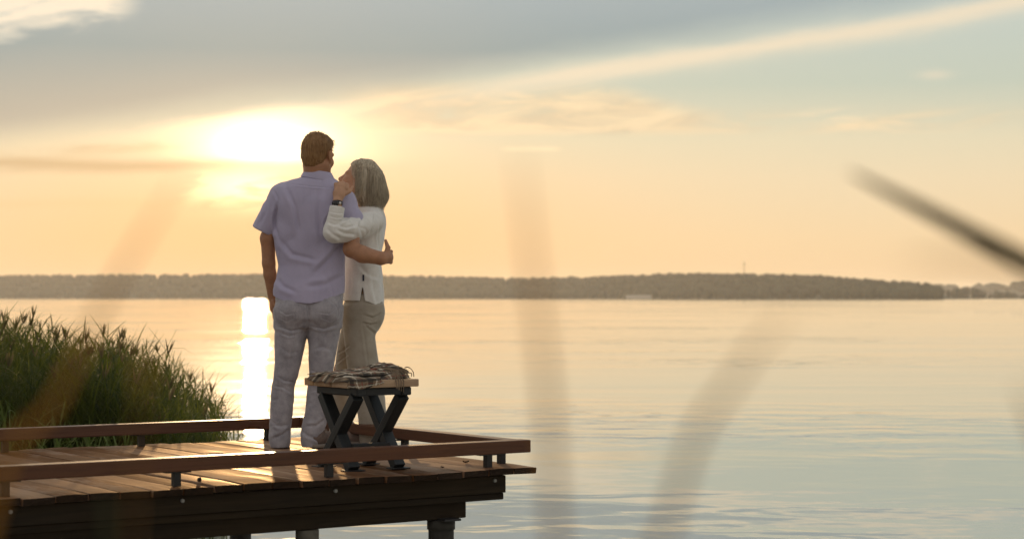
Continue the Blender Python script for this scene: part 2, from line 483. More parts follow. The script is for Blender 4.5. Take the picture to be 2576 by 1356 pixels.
# value noise for vertices
_lat = RNG.random((32, 32, 32))
def vnoise(p):
    i = np.floor(p).astype(int); f = p - i; f = f * f * (3 - 2 * f)
    r = 0
    for a in (0, 1):
        for b in (0, 1):
            for c in (0, 1):
                wgt = (f[:, 0] if a else 1 - f[:, 0]) * (f[:, 1] if b else 1 - f[:, 1]) * (f[:, 2] if c else 1 - f[:, 2])
                r = r + wgt * _lat[(i[:, 0] + a) % 32, (i[:, 1] + b) % 32, (i[:, 2] + c) % 32]
    return r - 0.5

# ------------------------------------------------------------------ the lake, the haze, the far shore
def plane(name, x0, x1, y0, y1, z, mat):
    return link(name, np_mesh(name, [(x0, y0, z), (x1, y0, z), (x1, y1, z), (x0, y1, z)], [(0, 1, 2, 3)]), mat)
tag(plane('water', -3400, 3400, -280, 6800, 0.0, M['water']), 'still lake rippling gold under the low sun', None, None, 'structure')

# the wooded far shore: ground, then thousands of crowns as one mass
SH_U = np.array([-3000, -800, 0, 1288, 1800, 2350, 2900, 5000], float)
SH_D = np.array([3000, 2750, 2600, 2150, 1750, 1450, 1500, 1700], float)
TOP_U = np.array([-3000, -600, 0, 250, 640, 900, 1000, 1150, 1288, 1400, 1500, 1600, 1750, 1900, 2050, 2150, 2250, 2330, 2365, 2400], float)
TOP_V = np.array([696, 694, 692, 690, 689, 691, 693, 695, 698, 697, 694, 690, 687, 688, 692, 699, 706, 711, 722, 745], float)
def hill_strip(name, us, D, ztop, depth):
    v, f = [], []
    for i, (u, d, zt) in enumerate(zip(us, D, ztop)):
        x = (u - 1288) / FPX
        for j, (q, h) in enumerate(((0, -0.6), (4, 0.5), (depth * 0.5, 0.55), (depth, 1.0), (depth * 2.2, 0.8))):
            dd = d + q
            z = h if j < 2 else zt * h
            v.append((x * dd, dd, z))
    for i in range(len(us) - 1):
        for j in range(4):
            a = i * 5 + j
            f.append((a, a + 5, a + 6, a + 1))
    return link(name, np_mesh(name, v, f), M['hill'], smooth=True)
us = np.linspace(-2600, 2400, 120)
Dn = np.interp(us, SH_U, SH_D)
zt = np.interp(us, TOP_U, TOP_V)
top_z = ZC + (HZ - zt) * (Dn + 150) / FPX
tag(hill_strip('hills', us, Dn, np.maximum(top_z - 7.0, 0.6), 150.0), 'low wooded hills along the far shore', None, None, 'structure')
us2 = np.linspace(1900, 5200, 60)
D2 = np.full(60, 3300.0)
top2 = np.interp(us2, [1900, 2300, 2380, 2480, 2576, 3200, 5200], [740, 718, 714, 711, 707, 700, 702])
tz2 = ZC + (HZ - top2) * 3450 / FPX
tag(hill_strip('hills', us2, D2, np.maximum(tz2 - 9, 0.6), 150.0), 'paler hills farther off at the right', None, None, 'structure')
us3 = np.linspace(2300, 5200, 60)
D3 = np.full(60, 1900.0)
tz3 = np.full(60, 1.4)
tag(hill_strip('shore', us3, D3, tz3, 60.0), 'flat far shore at the right', None, None, 'structure')

# unit crown: a lumpy low ball
bm = bmesh.new(); bmesh.ops.create_icosphere(bm, subdivisions=2, radius=1.0)
ico_v = np.array([v.co[:] for v in bm.verts]); ico_f = np.array([[l.index for l in f.verts] for f in bm.faces]); bm.free()
def crowns(name, spots, mat, label):
    V_, F_ = [], []
    for k, (x, y, z, r, h, conif) in enumerate(spots):
        c = ico_v.copy()
        n = vnoise(c * 1.7 + k * 3.17)[:, None]
        c = c * (1 + n * 0.5)
        if conif:
            tz = (c[:, 2] + 1) / 2
            c[:, :2] *= np.clip(1.15 - tz, 0.08, 1)[:, None] * 0.8
        c = c * np.array([r, r, h / 2]) + np.array([x, y, z + h / 2])
        V_.append(c); F_.append(ico_f + k * len(ico_v))
    o = link(name, np_mesh(name, np.vstack(V_), np.vstack(F_)), mat)
    tag(o, label, 'forest', None, 'stuff')
    return o
spots = []
for i in range(5200):
    u = RNG.uniform(-2500, 2365)
    d0 = np.interp(u, SH_U, SH_D); q = RNG.choice([6, 40, 80, 120, 150, 160]) + RNG.uniform(-4, 8)
    d = d0 + q
    ztop = ZC + (HZ - np.interp(u, TOP_U, TOP_V)) * (d0 + 150) / FPX
    g = np.interp(q, [0, 4, 75, 150, 300], [0, 0.5, max(ztop - 7, .6) * .55, max(ztop - 7, .6), max(ztop - 7, .6) * .9])
    h = RNG.uniform(7, 10.0) if q < 100 else RNG.uniform(5.4, 9.4)
    h = min(h, max(3.0, (ztop - g) * RNG.uniform(0.82, 1.10)))
    spots.append(((u - 1288) / FPX * d, d, g - 1.0, RNG.uniform(2.6, 5.0), h + 1.0, RNG.random() < 0.10))
crowns('far_forest', spots, M['forest'], 'dark band of woodland along the far lake shore')
spots = []
for i in range(260):
    u = RNG.uniform(2330, 4200); d = 1900 + RNG.uniform(5, 60)
    base = RNG.uniform(3, 7) + 4.0 * math.exp(-((u - 2420) / 50) ** 2) + 2.0 * math.sin(u * 0.021)
    spots.append(((u - 1288) / FPX * d, d, 0.2, RNG.uniform(2.5, 4.5), max(base, 3), RNG.random() < 0.2))
crowns('shore_trees', spots, M['forest'], 'low line of small trees at the far right shore')
spots = []
for i in range(420):
    u = RNG.uniform(2100, 5000); d = 3300 + RNG.uniform(60, 170)
    g = np.interp(u, us2, np.maximum(tz2 - 9, .6)) * np.interp(d - 3300, [75, 150, 200], [.55, 1, 1])
    spots.append(((u - 1288) / FPX * d, d, g - 1, RNG.uniform(6, 11), RNG.uniform(8, 11), False))
crowns('distant_forest', spots, M['forest'], 'pale wooded ridge far behind the right shore')

# mast and low building on the far shore
ms = empty('radio_mast', P(1872, 747, 2000) * np.array([1, 1, 0]) + np.array([0, 0, 10]))
mb = P(1872, 747, 2000)
bar('mast_pole', (mb[0], 2000, 10), (mb[0], 2000, 38.5), 0.5, 0.5, M['metal_dark'], ms, 0.02, up=(0, 1, 0))
bar('crossarm', (mb[0] - 1.6, 2000, 35), (mb[0] + 1.6, 2000, 35), 0.4, 0.4, M['metal_dark'], ms, 0.02)
tag(ms, 'thin distant mast rising above the wooded shore', 'mast')
sb = P(1607, 747, 1860)
bl = empty('shore_building', (sb[0], 1860, 0.4))
M['pale_wall'] = simple('pale_wall', (0.55, 0.5, 0.42, 1), 0.9)
bar('wall', (sb[0] - 12, 1860, 2.0), (sb[0] + 12, 1860, 2.0), 7.0, 3.4, M['pale_wall'], bl, 0.05)
bar('roof', (sb[0] - 12.6, 1860, 4.2), (sb[0] + 12.6, 1860, 4.2), 8.0, 0.9, M['hill'], bl, 0.3)
tag(bl, 'long low pale building at the foot of the far woodland', 'building')

# ------------------------------------------------------------------ the near bank under the camera
def bank():
    nx, ny = 60, 30
    xs = np.linspace(-14, 14, nx); ys = np.linspace(-14, 4.2, ny)
    X, Y = np.meshgrid(xs, ys, indexing='ij')
    p = np.stack([X.ravel() * 0.7, Y.ravel() * 0.7, np.zeros(X.size)], 1)
    Z = 0.30 + vnoise(p).reshape(X.shape) * 0.16 - np.clip((Y - 2.4) / 1.8, 0, 1) ** 1.5 * 0.62
    v = np.stack([X.ravel(), Y.ravel(), Z.ravel()], 1)
    f = [(i * ny + j, (i + 1) * ny + j, (i + 1) * ny + j + 1, i * ny + j + 1) for i in range(nx - 1) for j in range(ny - 1)]
    return tag(link('bank', np_mesh('bank', v, f), M['bank'], smooth=True), 'grassy bank in front of the pier', None, None, 'structure')
bank()

# ------------------------------------------------------------------ pier
TH = math.radians(55.4)
L2 = np.array([math.sin(TH), math.cos(TH)]); C2 = np.array([-math.cos(TH), math.sin(TH)])
d0 = (ZC - DECK) * FPX / 425.0
P0 = np.array([(1352 - 1288) / FPX * d0, d0])
def pw(t, s, z=0.0):      # t: metres back from the pier's end; s: metres from its near edge; z above the deck
    q = P0 - t * L2 + s * C2
    return Vector((q[0], q[1], DECK + z))
def t_at(u, s):           # t where the line at s is met at column u
    k = (u - 1288) / FPX; q = P0 + s * C2
    return (q[0] - k * q[1]) / (L2[0] - k * L2[1])
L3 = Vector((L2[0], L2[1], 0)); C3 = Vector((C2[0], C2[1], 0))
pier = empty('pier', (P0[0] - 3 * L2[0], P0[1] - 3 * L2[1], 0))
tag(pier, 'wooden pier with low kerb rails running out over the lake', 'pier')
DW, PW, PT = 2.50, 0.151, 0.034
def plank_mesh(seed):
    r = np.random.default_rng(seed)
    nx, ny = 14, 4
    xs = np.linspace(0, DW, nx)
    wd = PW - r.uniform(0.006, 0.011)
    cup = r.uniform(-0.002, 0.003); bow = r.uniform(-0.003, 0.004); tw = r.uniform(-0.003, 0.003)
    v, f = [], []
    ring = [(-.5, -1), (-.5, -.12), (-.47, 0), (-.17, 0), (.17, 0), (.47, 0), (.5, -.12), (.5, -1)]
    ne, fe = r.uniform(-0.006, 0.006, 8), r.uniform(-0.012, 0.012, 8)
    for i, x in enumerate(xs):
        q = i / (nx - 1)
        for k, (a, b) in enumerate(ring):
            z = b * PT + cup * (1 - 4 * a * a) * (1 if b > -.5 else 0) + bow * math.sin(q * 3.1) + tw * a * (q - .5) * 2
            xx = x + (ne[k] if i == 0 else fe[k] if i == nx - 1 else 0)
            if i == 0 and b == 0: z -= 0.004
            v.append((xx, a * wd, z))
    n = len(ring)
    for i in range(nx - 1):
        for k in range(n):
            a = i * n + k; b = i * n + (k + 1) % n
            f.append((a, a + n, b + n, b))
    caps = [tuple(range(n)), tuple(reversed(range((nx - 1) * n, nx * n)))]
    me = bpy.data.meshes.new('plank'); me.from_pydata(v, [], f + caps); me.update()
    bm = bmesh.new(); bm.from_mesh(me); bmesh.ops.recalc_face_normals(bm, faces=bm.faces[:]); bm.to_mesh(me); bm.free()
    me.materials.append(M['deck']); me.materials.append(M['end_shade'])
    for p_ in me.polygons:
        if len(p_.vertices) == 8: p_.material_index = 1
    return me
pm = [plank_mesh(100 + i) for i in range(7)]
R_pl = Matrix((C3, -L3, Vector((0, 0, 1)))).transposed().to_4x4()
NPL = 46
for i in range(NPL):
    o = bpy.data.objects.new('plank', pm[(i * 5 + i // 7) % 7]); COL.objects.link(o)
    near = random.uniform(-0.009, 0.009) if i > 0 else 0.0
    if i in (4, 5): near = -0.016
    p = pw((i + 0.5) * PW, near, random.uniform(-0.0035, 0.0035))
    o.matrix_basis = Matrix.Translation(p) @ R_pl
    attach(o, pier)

HR = 0.132       # rail top above deck
RH, RW = 0.064, 0.088
def pbar(name, t0, s0, t1, s1, zc, wd, hg, mat, parent=pier, bev=0.006):
    return bar(name, pw(t0, s0, zc), pw(t1, s1, zc), wd, hg, mat, parent, bev)
sN, sF = 0.04 + RW / 2, 2.44 - RW / 2
rn = pbar('rail', 7.0, sN, 0.012, sN, HR - RH / 2, RW, RH, M['rail'])
rf = pbar('rail', 7.0, sF, 0.012, sF, HR - RH / 2, RW, RH, M['rail'])
re_ = pbar('rail', 0.012 + RW / 2, sN + RW / 2 + 0.002, 0.012 + RW / 2, sF - RW / 2 - 0.002, HR - RH / 2 - 0.001, RW, RH - 0.004, M['rail'])
def post(t, s, wd=0.035):
    o = bar('post', pw(t, s, -0.002), pw(t, s, HR - RH - 0.006), wd, wd, M['metal_dark'], pier, 0.003, up=(L2[0], L2[1], 0))
    pl = bar('bracket_plate', pw(t - 0.062, s, HR - RH - 0.003), pw(t + 0.062, s, HR - RH - 0.003), 0.06, 0.006, M['metal_dark'], o, 0.001)
tsN = [t_at(u, sN) for u in (1227, 827, 443, 12)]
for t in tsN + [tsN[-1] + 1.0, tsN[-1] + 2.0]: post(t, sN)
tsF = [t_at(u, sF) for u in (672, 355, 12)]
for t in tsF + [tsF[-1] + 1.0, tsF[-1] + 2.0]: post(t, sF)
te = 0.012 + RW / 2
for s in (0.245, 1.2, 2.1): post(te, s)
# under the deck: edge beams in two courses, inner joists, cross heads, piles
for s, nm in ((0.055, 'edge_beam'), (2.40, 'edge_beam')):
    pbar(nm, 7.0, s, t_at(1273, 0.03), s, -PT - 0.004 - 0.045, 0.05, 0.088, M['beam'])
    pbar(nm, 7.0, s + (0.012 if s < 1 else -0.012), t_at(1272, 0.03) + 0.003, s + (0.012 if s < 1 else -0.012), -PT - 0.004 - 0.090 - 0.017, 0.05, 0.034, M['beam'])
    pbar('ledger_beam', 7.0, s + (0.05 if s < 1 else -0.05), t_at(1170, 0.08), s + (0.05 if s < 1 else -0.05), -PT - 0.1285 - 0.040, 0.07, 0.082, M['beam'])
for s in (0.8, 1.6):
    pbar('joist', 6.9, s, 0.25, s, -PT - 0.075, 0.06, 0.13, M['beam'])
def pile(t, s, r, mat, collar=True):
    bm = bmesh.new()
    n = 20
    zs = [(-1.6, r), (-0.5, r * 1.0), (-PT - 0.27, r * 0.99), (-PT - 0.262, r * 1.0), (-PT - 0.262, r * 1.09), (-PT - 0.215, r * 1.1)] if collar else [(-1.6, r), (-0.6, r), (-PT - 0.214, r)]
    rings = []
    for z, rr_ in zs:
        c = pw(t, s, z)
        rings.append([bm.verts.new((c.x + rr_ * math.cos(2 * math.pi * k / n) * (1 + 0.02 * math.sin(3 * k + z * 9)), c.y + rr_ * math.sin(2 * math.pi * k / n), c.z)) for k in range(n)])
    for a, b in zip(rings[:-1], rings[1:]):
        for k in range(n):
            bm.faces.new((a[k], a[(k + 1) % n], b[(k + 1) % n], b[k]))
    bm.faces.new(rings[-1]); bm.faces.new(list(reversed(rings[0])))
    me = bpy.data.meshes.new('pile'); bm.to_mesh(me); bm.free()
    o = link('pile', me, mat, pier, True)
    return o
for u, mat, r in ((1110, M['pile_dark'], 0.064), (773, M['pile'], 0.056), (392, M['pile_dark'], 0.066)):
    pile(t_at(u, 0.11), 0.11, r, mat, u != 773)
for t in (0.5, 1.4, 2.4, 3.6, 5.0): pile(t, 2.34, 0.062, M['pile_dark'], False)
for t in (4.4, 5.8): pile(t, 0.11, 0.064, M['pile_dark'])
pbar('cross_head', t_at(1110, 0.11), 0.0, t_at(1110, 0.11), 2.45, -PT - 0.208, 0.10, 0.012, M['metal_dark'])
bm = bmesh.new(); bmesh.ops.create_cone(bm, cap_ends=True, segments=6, radius1=0.010, radius2=0.010, depth=0.014)
bmesh.ops.bevel(bm, geom=bm.edges[:], offset=0.0015, segments=1, affect='EDGES')
bolt_me = bpy.data.meshes.new('bolt'); bm.to_mesh(bolt_me); bm.free(); bolt_me.materials.append(M['bolt'])
for t in tsN + [tsN[-1] + 1.0]:
    o = bpy.data.objects.new('bolt', bolt_me); COL.objects.link(o)
    o.matrix_basis = Matrix.Translation(pw(t - 0.004, 0.026, -PT - 0.028)) @ (-C3).to_track_quat('Z', 'Y').to_matrix().to_4x4()
    attach(o, pier)

# ------------------------------------------------------------------ stool with crossed legs
A0 = np.array([P(888, 747, 9.63)[0], 9.63])
def bw(l, c, z):          # stool frame: l along the pier, c across it, z above the deck
    q = A0 + l * L2 + c * C2
    return Vector((q[0], q[1], DECK + z))
stool = empty('stool', bw(0.13, 0.15, 0.0))
tag(stool, 'small wooden stool with dark crossed legs and a pale plank seat', 'stool')
SH = 0.452
# two-plank seat
bar('seat_plank', bw(-0.088, -0.022, SH - 0.019), bw(0.318, -0.022, SH - 0.019), 0.170, 0.038, M['seat'], stool, 0.006)
bar('seat_plank', bw(-0.088, 0.156, SH - 0.019), bw(0.318, 0.156, SH - 0.019), 0.172, 0.038, M['seat'], stool, 0.006)
bar('seat_plank', bw(-0.088, 0.295, SH - 0.019), bw(0.318, 0.295, SH - 0.019), 0.094, 0.038, M['seat'], stool, 0.006)
for l in (0.0, 0.262):
    bar('top_bar', bw(l, -0.085, SH - 0.038 - 0.022), bw(l, 0.325, SH - 0.038 - 0.022), 0.052, 0.042, M['legwood'], stool, 0.008)
    bar('leg', bw(l + 0.001, 0.292, SH - 0.082), bw(l + 0.001, 0.0, 0.006), 0.050, 0.060, M['legwood'], stool, 0.004, up=(L2[0], L2[1], 0))
    bar('leg', bw(l - 0.003, -0.045, SH - 0.082), bw(l - 0.003, 0.30, 0.006), 0.048, 0.058, M['legwood'], stool, 0.004, up=(L2[0], L2[1], 0))
    for c in (0.0, 0.30):
        bar('foot_plate', bw(l - 0.05, c, 0.003), bw(l + 0.05, c, 0.003), 0.075, 0.006, M['metal_dark'], stool, 0.001)
bar('stretcher', bw(0.026, 0.055, 0.118), bw(0.238, 0.055, 0.118), 0.030, 0.026, M['legwood'], stool, 0.003)
bar('apron', bw(0.02, -0.055, SH - 0.06), bw(0.242, -0.055, SH - 0.06), 0.03, 0.036, M['legwood'], stool, 0.004)

# folded plaid throw
def blanket():
    root = empty('plaid_blanket', bw(0.1, 0.1, SH))
    tag(root, 'folded brown plaid blanket with fringe lying on the stool seat', 'blanket')
    def layer(name, l0, l1, c0, c1, zb, hf, seed, wav=0.012, hang=None):
        n = 46
        ls = np.linspace(0, 1, n); cs = np.linspace(0, 1, n)
        A, B = np.meshgrid(ls, cs, indexing='ij')
        p = np.stack([A.ravel() * 7 + seed, B.ravel() * 7, np.full(A.size, seed * 1.7)], 1)
        n1_ = vnoise(p).reshape(A.shape); n2_ = vnoise(p * 2.7 + 4).reshape(A.shape)
        l = l0 + (l1 - l0) * A + n1_ * wav * 2; c = c0 + (c1 - c0) * B + n2_ * wav
        zt_ = hf(A, B) * (1 + n1_ * 0.45) + n2_ * 0.006
        edge_ = np.minimum(np.minimum(A, 1 - A), np.minimum(B, 1 - B))
        rnd_ = np.clip(edge_ / 0.06, 0, 1) ** 0.5
        zt_ = zb + 0.004 + np.maximum(zt_, 0.006) * rnd_
        zb_ = np.full(A.shape, zb + 0.001)
        if hang is not None:
            zt_, zb_, l, c = hang(A, B, zt_, zb_, l, c)
        v, uv = [], []
        for Z in (zt_, zb_):
            for i in range(n):
                for j in range(n):
                    v.append(bw(l[i, j], c[i, j], Z[i, j])[:])
                    uv.append((A[i, j] * abs(l1 - l0) + seed * .31, B[i, j] * abs(c1 - c0) + seed * .17 + (Z[i, j] - zb) * 0.8))
        f = []
        N = n * n
        for i in range(n - 1):
            for j in range(n - 1):
                a = i * n + j
                f.append((a, a + n, a + n + 1, a + 1))
                f.append((a + N, a + 1 + N, a + n + 1 + N, a + n + N))
        for i in range(n - 1):
            for a, b in (((i * n), (i + 1) * n), ((i + 1) * n + n - 1, i * n + n - 1), (i + 1, i), ((n - 1) * n + i, (n - 1) * n + i + 1)):
                f.append((a, b, b + N, a + N))
        me = np_mesh(name, v, f)
        ul = me.uv_layers.new(name='UVMap')
        idx = np.zeros(len(me.loops), dtype=np.int32); me.loops.foreach_get('vertex_index', idx)
        ul.data.foreach_set('uv', np.array(uv, dtype=np.float32)[idx].ravel())
        return link(name, me, M['plaid'], root, True)
    def h1(A, B): return 0.014 + 0.010 * np.sin(A * 9 + B * 4)
    def h2(A, B): return 0.012 + 0.036 * np.exp(-((A - 0.72) / 0.24) ** 2 - ((B - 0.5) / 0.45) ** 2)
    def h3(A, B): return 0.010 + 0.020 * np.exp(-((A - 0.6) / 0.3) ** 2 - ((B - 0.5) / 0.4) ** 2)
    def hang(A, B, zt_, zb_, l, c):
        # the near-left part folds over the seat's front edge, the left end droops past its side
        wA = np.clip((0.70 - A) / 0.22, 0, 1); wA = wA * wA * (3 - 2 * wA)
        t = np.clip((0.24 - B) / 0.24, 0, 1)
        go = np.clip(t * 5, 0, 1) * wA
        ripple = 0.004 * np.sin(A * 31.0 + 1.0) + 0.003 * np.sin(A * 53.0)
        c_out = -0.1135 + ripple * t - 0.002
        zdrop = SH + 0.016 - t * (0.046 + 0.012 * np.sin(A * 9.0))
        c2 = c * (1 - go) + c_out * go
        zt2 = zt_ * (1 - go) + zdrop * go
        zb2 = zb_ * (1 - go) + (zdrop - 0.003) * go
        c_in = np.where(go > 0.5, c2 + 0.0045, c2)
        side = np.clip(-0.088 - l, 0, 1) * 1.1
        return zt2 - side, zb2 - side, l, c2
    layer('fold', -0.105, 0.29, -0.085, 0.30, SH + 0.001, h1, 1.0, 0.012, hang)
    layer('fold', -0.098, 0.26, -0.045, 0.27, SH + 0.017, h3, 2.0, 0.016)
    layer('fold', 0.06, 0.30, -0.03, 0.24, SH + 0.024, h2, 3.0, 0.020)
    layer('fold', 0.13, 0.275, 0.0, 0.20, SH + 0.040, h3, 4.0, 0.024)
    # fringe: twisted tassels
    r = np.random.default_rng(5)
    v, f = [], []
    def tassel(pts, rad):
        b0 = len(v)
        for k, q in enumerate(pts):
            rr_ = rad * (1 - 0.3 * k / len(pts))
            for a in range(4):
                v.append((q.x + rr_ * math.cos(a * math.pi / 2), q.y, q.z + rr_ * math.sin(a * math.pi / 2)))
        for k in range(len(pts) - 1):
            for a in range(4):
                f.append((b0 + k * 4 + a, b0 + k * 4 + (a + 1) % 4, b0 + k * 4 + 4 + (a + 1) % 4, b0 + k * 4 + 4 + a))
    for i in range(46):
        c = r.uniform(-0.06, 0.24); l = r.uniform(0.20, 0.28); z = SH + r.uniform(0.02, 0.062)
        ln = r.uniform(0.05, 0.09); dl = r.uniform(0.5, 1.0); dc = r.uniform(-0.7, 0.2)
        pts = []
        for k in range(6):
            q = k / 5
            zz = max(SH + 0.006 + r.uniform(0, .004), z + 0.012 * math.sin(q * 2.2) - q * q * (z - SH))
            ll = min(l + dl * ln * q, 0.312)
            pts.append(bw(ll, c + dc * ln * q, zz))
        tassel(pts, 0.0028)
    for i in range(4):      # one tuft falls over the near edge
        l = 0.165 + 0.012 * i
        pts = [bw(l - 0.03, -0.05, SH + 0.055), bw(l, -0.085, SH + 0.047), bw(l + 0.01, -0.112, SH + 0.02), bw(l + 0.012 + i * .003, -0.117, SH - 0.01), bw(l + 0.018, -0.1185, SH - 0.045 - 0.006 * i)]
        tassel(pts, 0.0034)
    link('fringe', np_mesh('fringe', v, f), M['plaid'], root)
blanket()

# ------------------------------------------------------------------ small litter on the deck
def deck_spot(u, v):
    D = (ZC - DECK) * FPX / (v - HZ)
    return P(u, v, D)
M['dryleaf'] = simple('dry_leaf', (0.10, 0.06, 0.03, 1), 0.8, 30, 0.3)
for (u, v, rot, lab) in ((1172, 1166, 0.4, 'curled dry leaf on the deck boards beyond the stool'), (1113, 1179, 1.9, 'flat dry leaf on the deck boards beside the stool')):
    c = deck_spot(u, v); vv, ff = [], []
    for i in range(9):
        q = i / 8; wd = 0.009 * math.sin(math.pi * min(1, q * 0.95 + 0.03)) + 0.0008
        for k in (-1, 0, 1):
            x = (q - .5) * 0.034; y = k * wd; z = 0.006 + (0.007 if rot < 1 else 0.003) * abs(k) + 0.005 * (q - .5) ** 2 * 4
            vv.append((c[0] + x * math.cos(rot) - y * math.sin(rot), c[1] + x * math.sin(rot) + y * math.cos(rot), DECK + z))
    for i in range(8):
        for k in range(2):
            a = i * 3 + k; ff.append((a, a + 3, a + 4, a + 1))
    o = link('dry_leaf', np_mesh('dry_leaf', vv, ff), M['dryleaf'], smooth=True)
    md = o.modifiers.new('thickness', 'SOLIDIFY'); md.thickness = 0.001
    tag(o, lab, 'leaf')
c = deck_spot(502, 1212)
pv = ico_v * (1 + vnoise(ico_v * 2 + 5)[:, None] * 0.6) * np.array([0.010, 0.009, 0.011]) + np.array([c[0], c[1], DECK + 0.011])
tag(link('pebble', np_mesh('pebble', pv, ico_f), M['metal_dark'], smooth=True), 'tiny dark pebble on the pale boards in front of the near rail post', 'pebble')

# ------------------------------------------------------------------ reeds behind the pier
def ribbon(v, f, pts, widths, side):
    b0 = len(v)
    for p, wd in zip(pts, widths):
        v.append(p - side * wd); v.append(p + side * wd)
    for k in range(len(pts) - 1):
        a = b0 + 2 * k
        f.append((a, a + 1, a + 3, a + 2))
def reed_bed():
    r = np.random.default_rng(21)
    v, f, pv_, pf_ = [], [], [], []
    HX = np.array([-9.0, -3.94, -3.66, -3.4, -3.1, -2.9, -2.75, -2.55, -2.4, -2.2, -2.05])
    HH = np.array([1.60, 1.50, 1.38, 1.34, 1.36, 1.27, 1.13, 1.02, 0.95, 0.84, 0.70])
    yv, yf = [], []
    def reed(x, y, h, lush=1.0, bend=1.0, v=v, f=f):
        lean = r.normal(0, 0.07, 2) + np.array([0.05, 0])
        base = np.array([x, y, -0.05])
        def at(q): return base + np.array([lean[0] * h * q * q, lean[1] * h * q * q, (h + 0.05) * q])
        a = r.uniform(0, 6.28); side = np.array([math.cos(a), math.sin(a) * 0.5, 0])
        ribbon(v, f, [at(q) for q in (0, .35, .7, 1)], [.004, .0035, .003, .0012], side / np.linalg.norm(side))
        for k in range(int(r.integers(6, 11) * lush)):
            q = r.uniform(0.22, 0.98); s = at(q); az = r.uniform(0, 6.28)
            out = np.array([math.cos(az), math.sin(az), 0]); ln = r.uniform(0.22, 0.46) * (1.1 - 0.35 * q)
            up = r.uniform(0.9, 2.3) * (1.0 if q < .8 else .65); sg = r.uniform(0.1, 0.9) * bend; ln *= 0.72
            pts = [s + out * ln * t + np.array([0, 0, ln * (up * t - sg * t * t)]) for t in (0, .33, .66, 1)]
            sd_ = np.array([-out[1], out[0], r.uniform(-.4, .4)]); sd_ /= np.linalg.norm(sd_)
            wd = r.uniform(0.0035, 0.0075)
            ribbon(v, f, pts, [wd * .5, wd, wd * .8, .0008], sd_)
        if r.random() < 0.07:
            tp = at(1.0)
            for k in range(6):
                az = r.uniform(0, 6.28); out = np.array([math.cos(az) * .35 + lean[0], math.sin(az) * .35, 1]); out /= np.linalg.norm(out)
                ln = r.uniform(0.06, 0.14)
                ribbon(pv_, pf_, [tp + out * ln * t for t in (0, .5, 1)], [.003, .006, .001], np.array([1, 0, 0]))
    n = 0
    while n < 5200:
        y = 13.3 + 6.5 * r.random() ** 1.5
        q = r.uniform(-7.5, -2.08)
        dens = np.interp(q, [-2.9, -2.45, -2.08], [1, .5, .06])
        if r.random() > dens: continue
        x = q - 0.16 * (y - 15) - 0.07
        h = np.interp(q, HX, HH) * r.uniform(0.80, 1.06) * np.interp(y, [13.3, 15, 20], [.93, 1.0, .98])
        if r.random() < 0.06: h *= r.uniform(1.03, 1.12)
        reed(x, y, h); n += 1
    for i in range(260):
        y = r.uniform(12.55, 13.3); x = r.uniform(-6.5, -2.55)
        reed(x, y, r.uniform(0.62, 0.86) + (0.24 if x < -3.0 and r.random() < .4 else 0), 1.1, 0.7, yv, yf)
    root = empty('reed_bed', (-4, 15, 0))
    a = link('foliage', np_mesh('reeds', np.array(v), f), M['reed'], root); a['kind'] = 'stuff'
    c_ = link('young_shoots', np_mesh('young_shoots', np.array(yv), yf), M['reed_young'], root); c_['kind'] = 'stuff'
    b = link('plumes', np_mesh('plumes', np.array(pv_), pf_), M['plume'], root); b['kind'] = 'stuff'
    tag(root, 'dense green reed bed in the water behind the left of the pier', 'reeds', None, 'stuff')
reed_bed()

# ------------------------------------------------------------------ grass on the bank, close to the lens
def blade(name, pts, width, label, mat, group=None, head_at=None):
    """pts: world points from root to tip; a thin lens-shaped section, tapering"""
    pts = [np.asarray(p, float) for p in pts]
    n = 26; q = np.linspace(0, len(pts) - 1, n)
    arr = np.array(pts)
    # catmull-rom
    path = []
    for t in q:
        i = min(int(t), len(pts) - 2); s = t - i
        p0, p1, p2, p3 = arr[max(i - 1, 0)], arr[i], arr[i + 1], arr[min(i + 2, len(pts) - 1)]
        path.append(.5 * ((2 * p1) + (-p0 + p2) * s + (2 * p0 - 5 * p1 + 4 * p2 - p3) * s * s + (-p0 + 3 * p1 - 3 * p2 + p3) * s ** 3))
    v, f = [], []
    for k, p in enumerate(path):
        d = path[min(k + 1, n - 1)] - path[max(k - 1, 0)]; d /= np.linalg.norm(d)
        sd_ = np.cross(d, [0, 1, 0]); sd_ /= max(np.linalg.norm(sd_), 1e-6)
        nrm = np.cross(sd_, d)
        wd = width * (1 - (k / (n - 1)) ** 3 * 0.92) * (0.75 + 0.25 * min(1, k / 4)) / 2
        if head_at is not None:      # a thin stalk carrying a seed head
            t_ = k / (n - 1); wd = width / 2 * (0.16 + 0.84 * math.exp(-((t_ - head_at) / 0.07) ** 2)) * (1 - t_ ** 8)
        v += [p - sd_ * wd, p + nrm * (wd * .22 + .0003), p + sd_ * wd, p - nrm * (wd * .10 + .0002)]
    for k in range(n - 1):
        for a in range(4):
            f.append((k * 4 + a, k * 4 + (a + 1) % 4, k * 4 + 4 + (a + 1) % 4, k * 4 + 4 + a))
    o = link(name, np_mesh(name, np.array(v), f), mat, smooth=True)
    tag(o, label, 'grass', group, 'thing')
    return o
def root_at(u, Y, z=0.24): return np.array([(u - 1288) / FPX * Y, Y, z])
GR = 'grass blades on the bank in front of the lens'
Y = 0.92
blade('tall_grass', [root_at(-420, Y), P(-170, 2600, Y), P(-20, 1290, Y), P(140, 1010, Y), P(285, 720, Y), P(462, 440, Y)], 0.0053, 'blurred grass blade leaning right across the reeds at the left', M['blade'], group=GR)
Y = 0.80
blade('tall_grass', [root_at(1520, Y), P(1440, 2700, Y), P(1392, 1250, Y), P(1350, 760, Y), P(1305, 380, Y)], 0.0050, 'blurred upright grass blade right of the pier\'s end', M['blade'], group=GR)
Y = 0.78
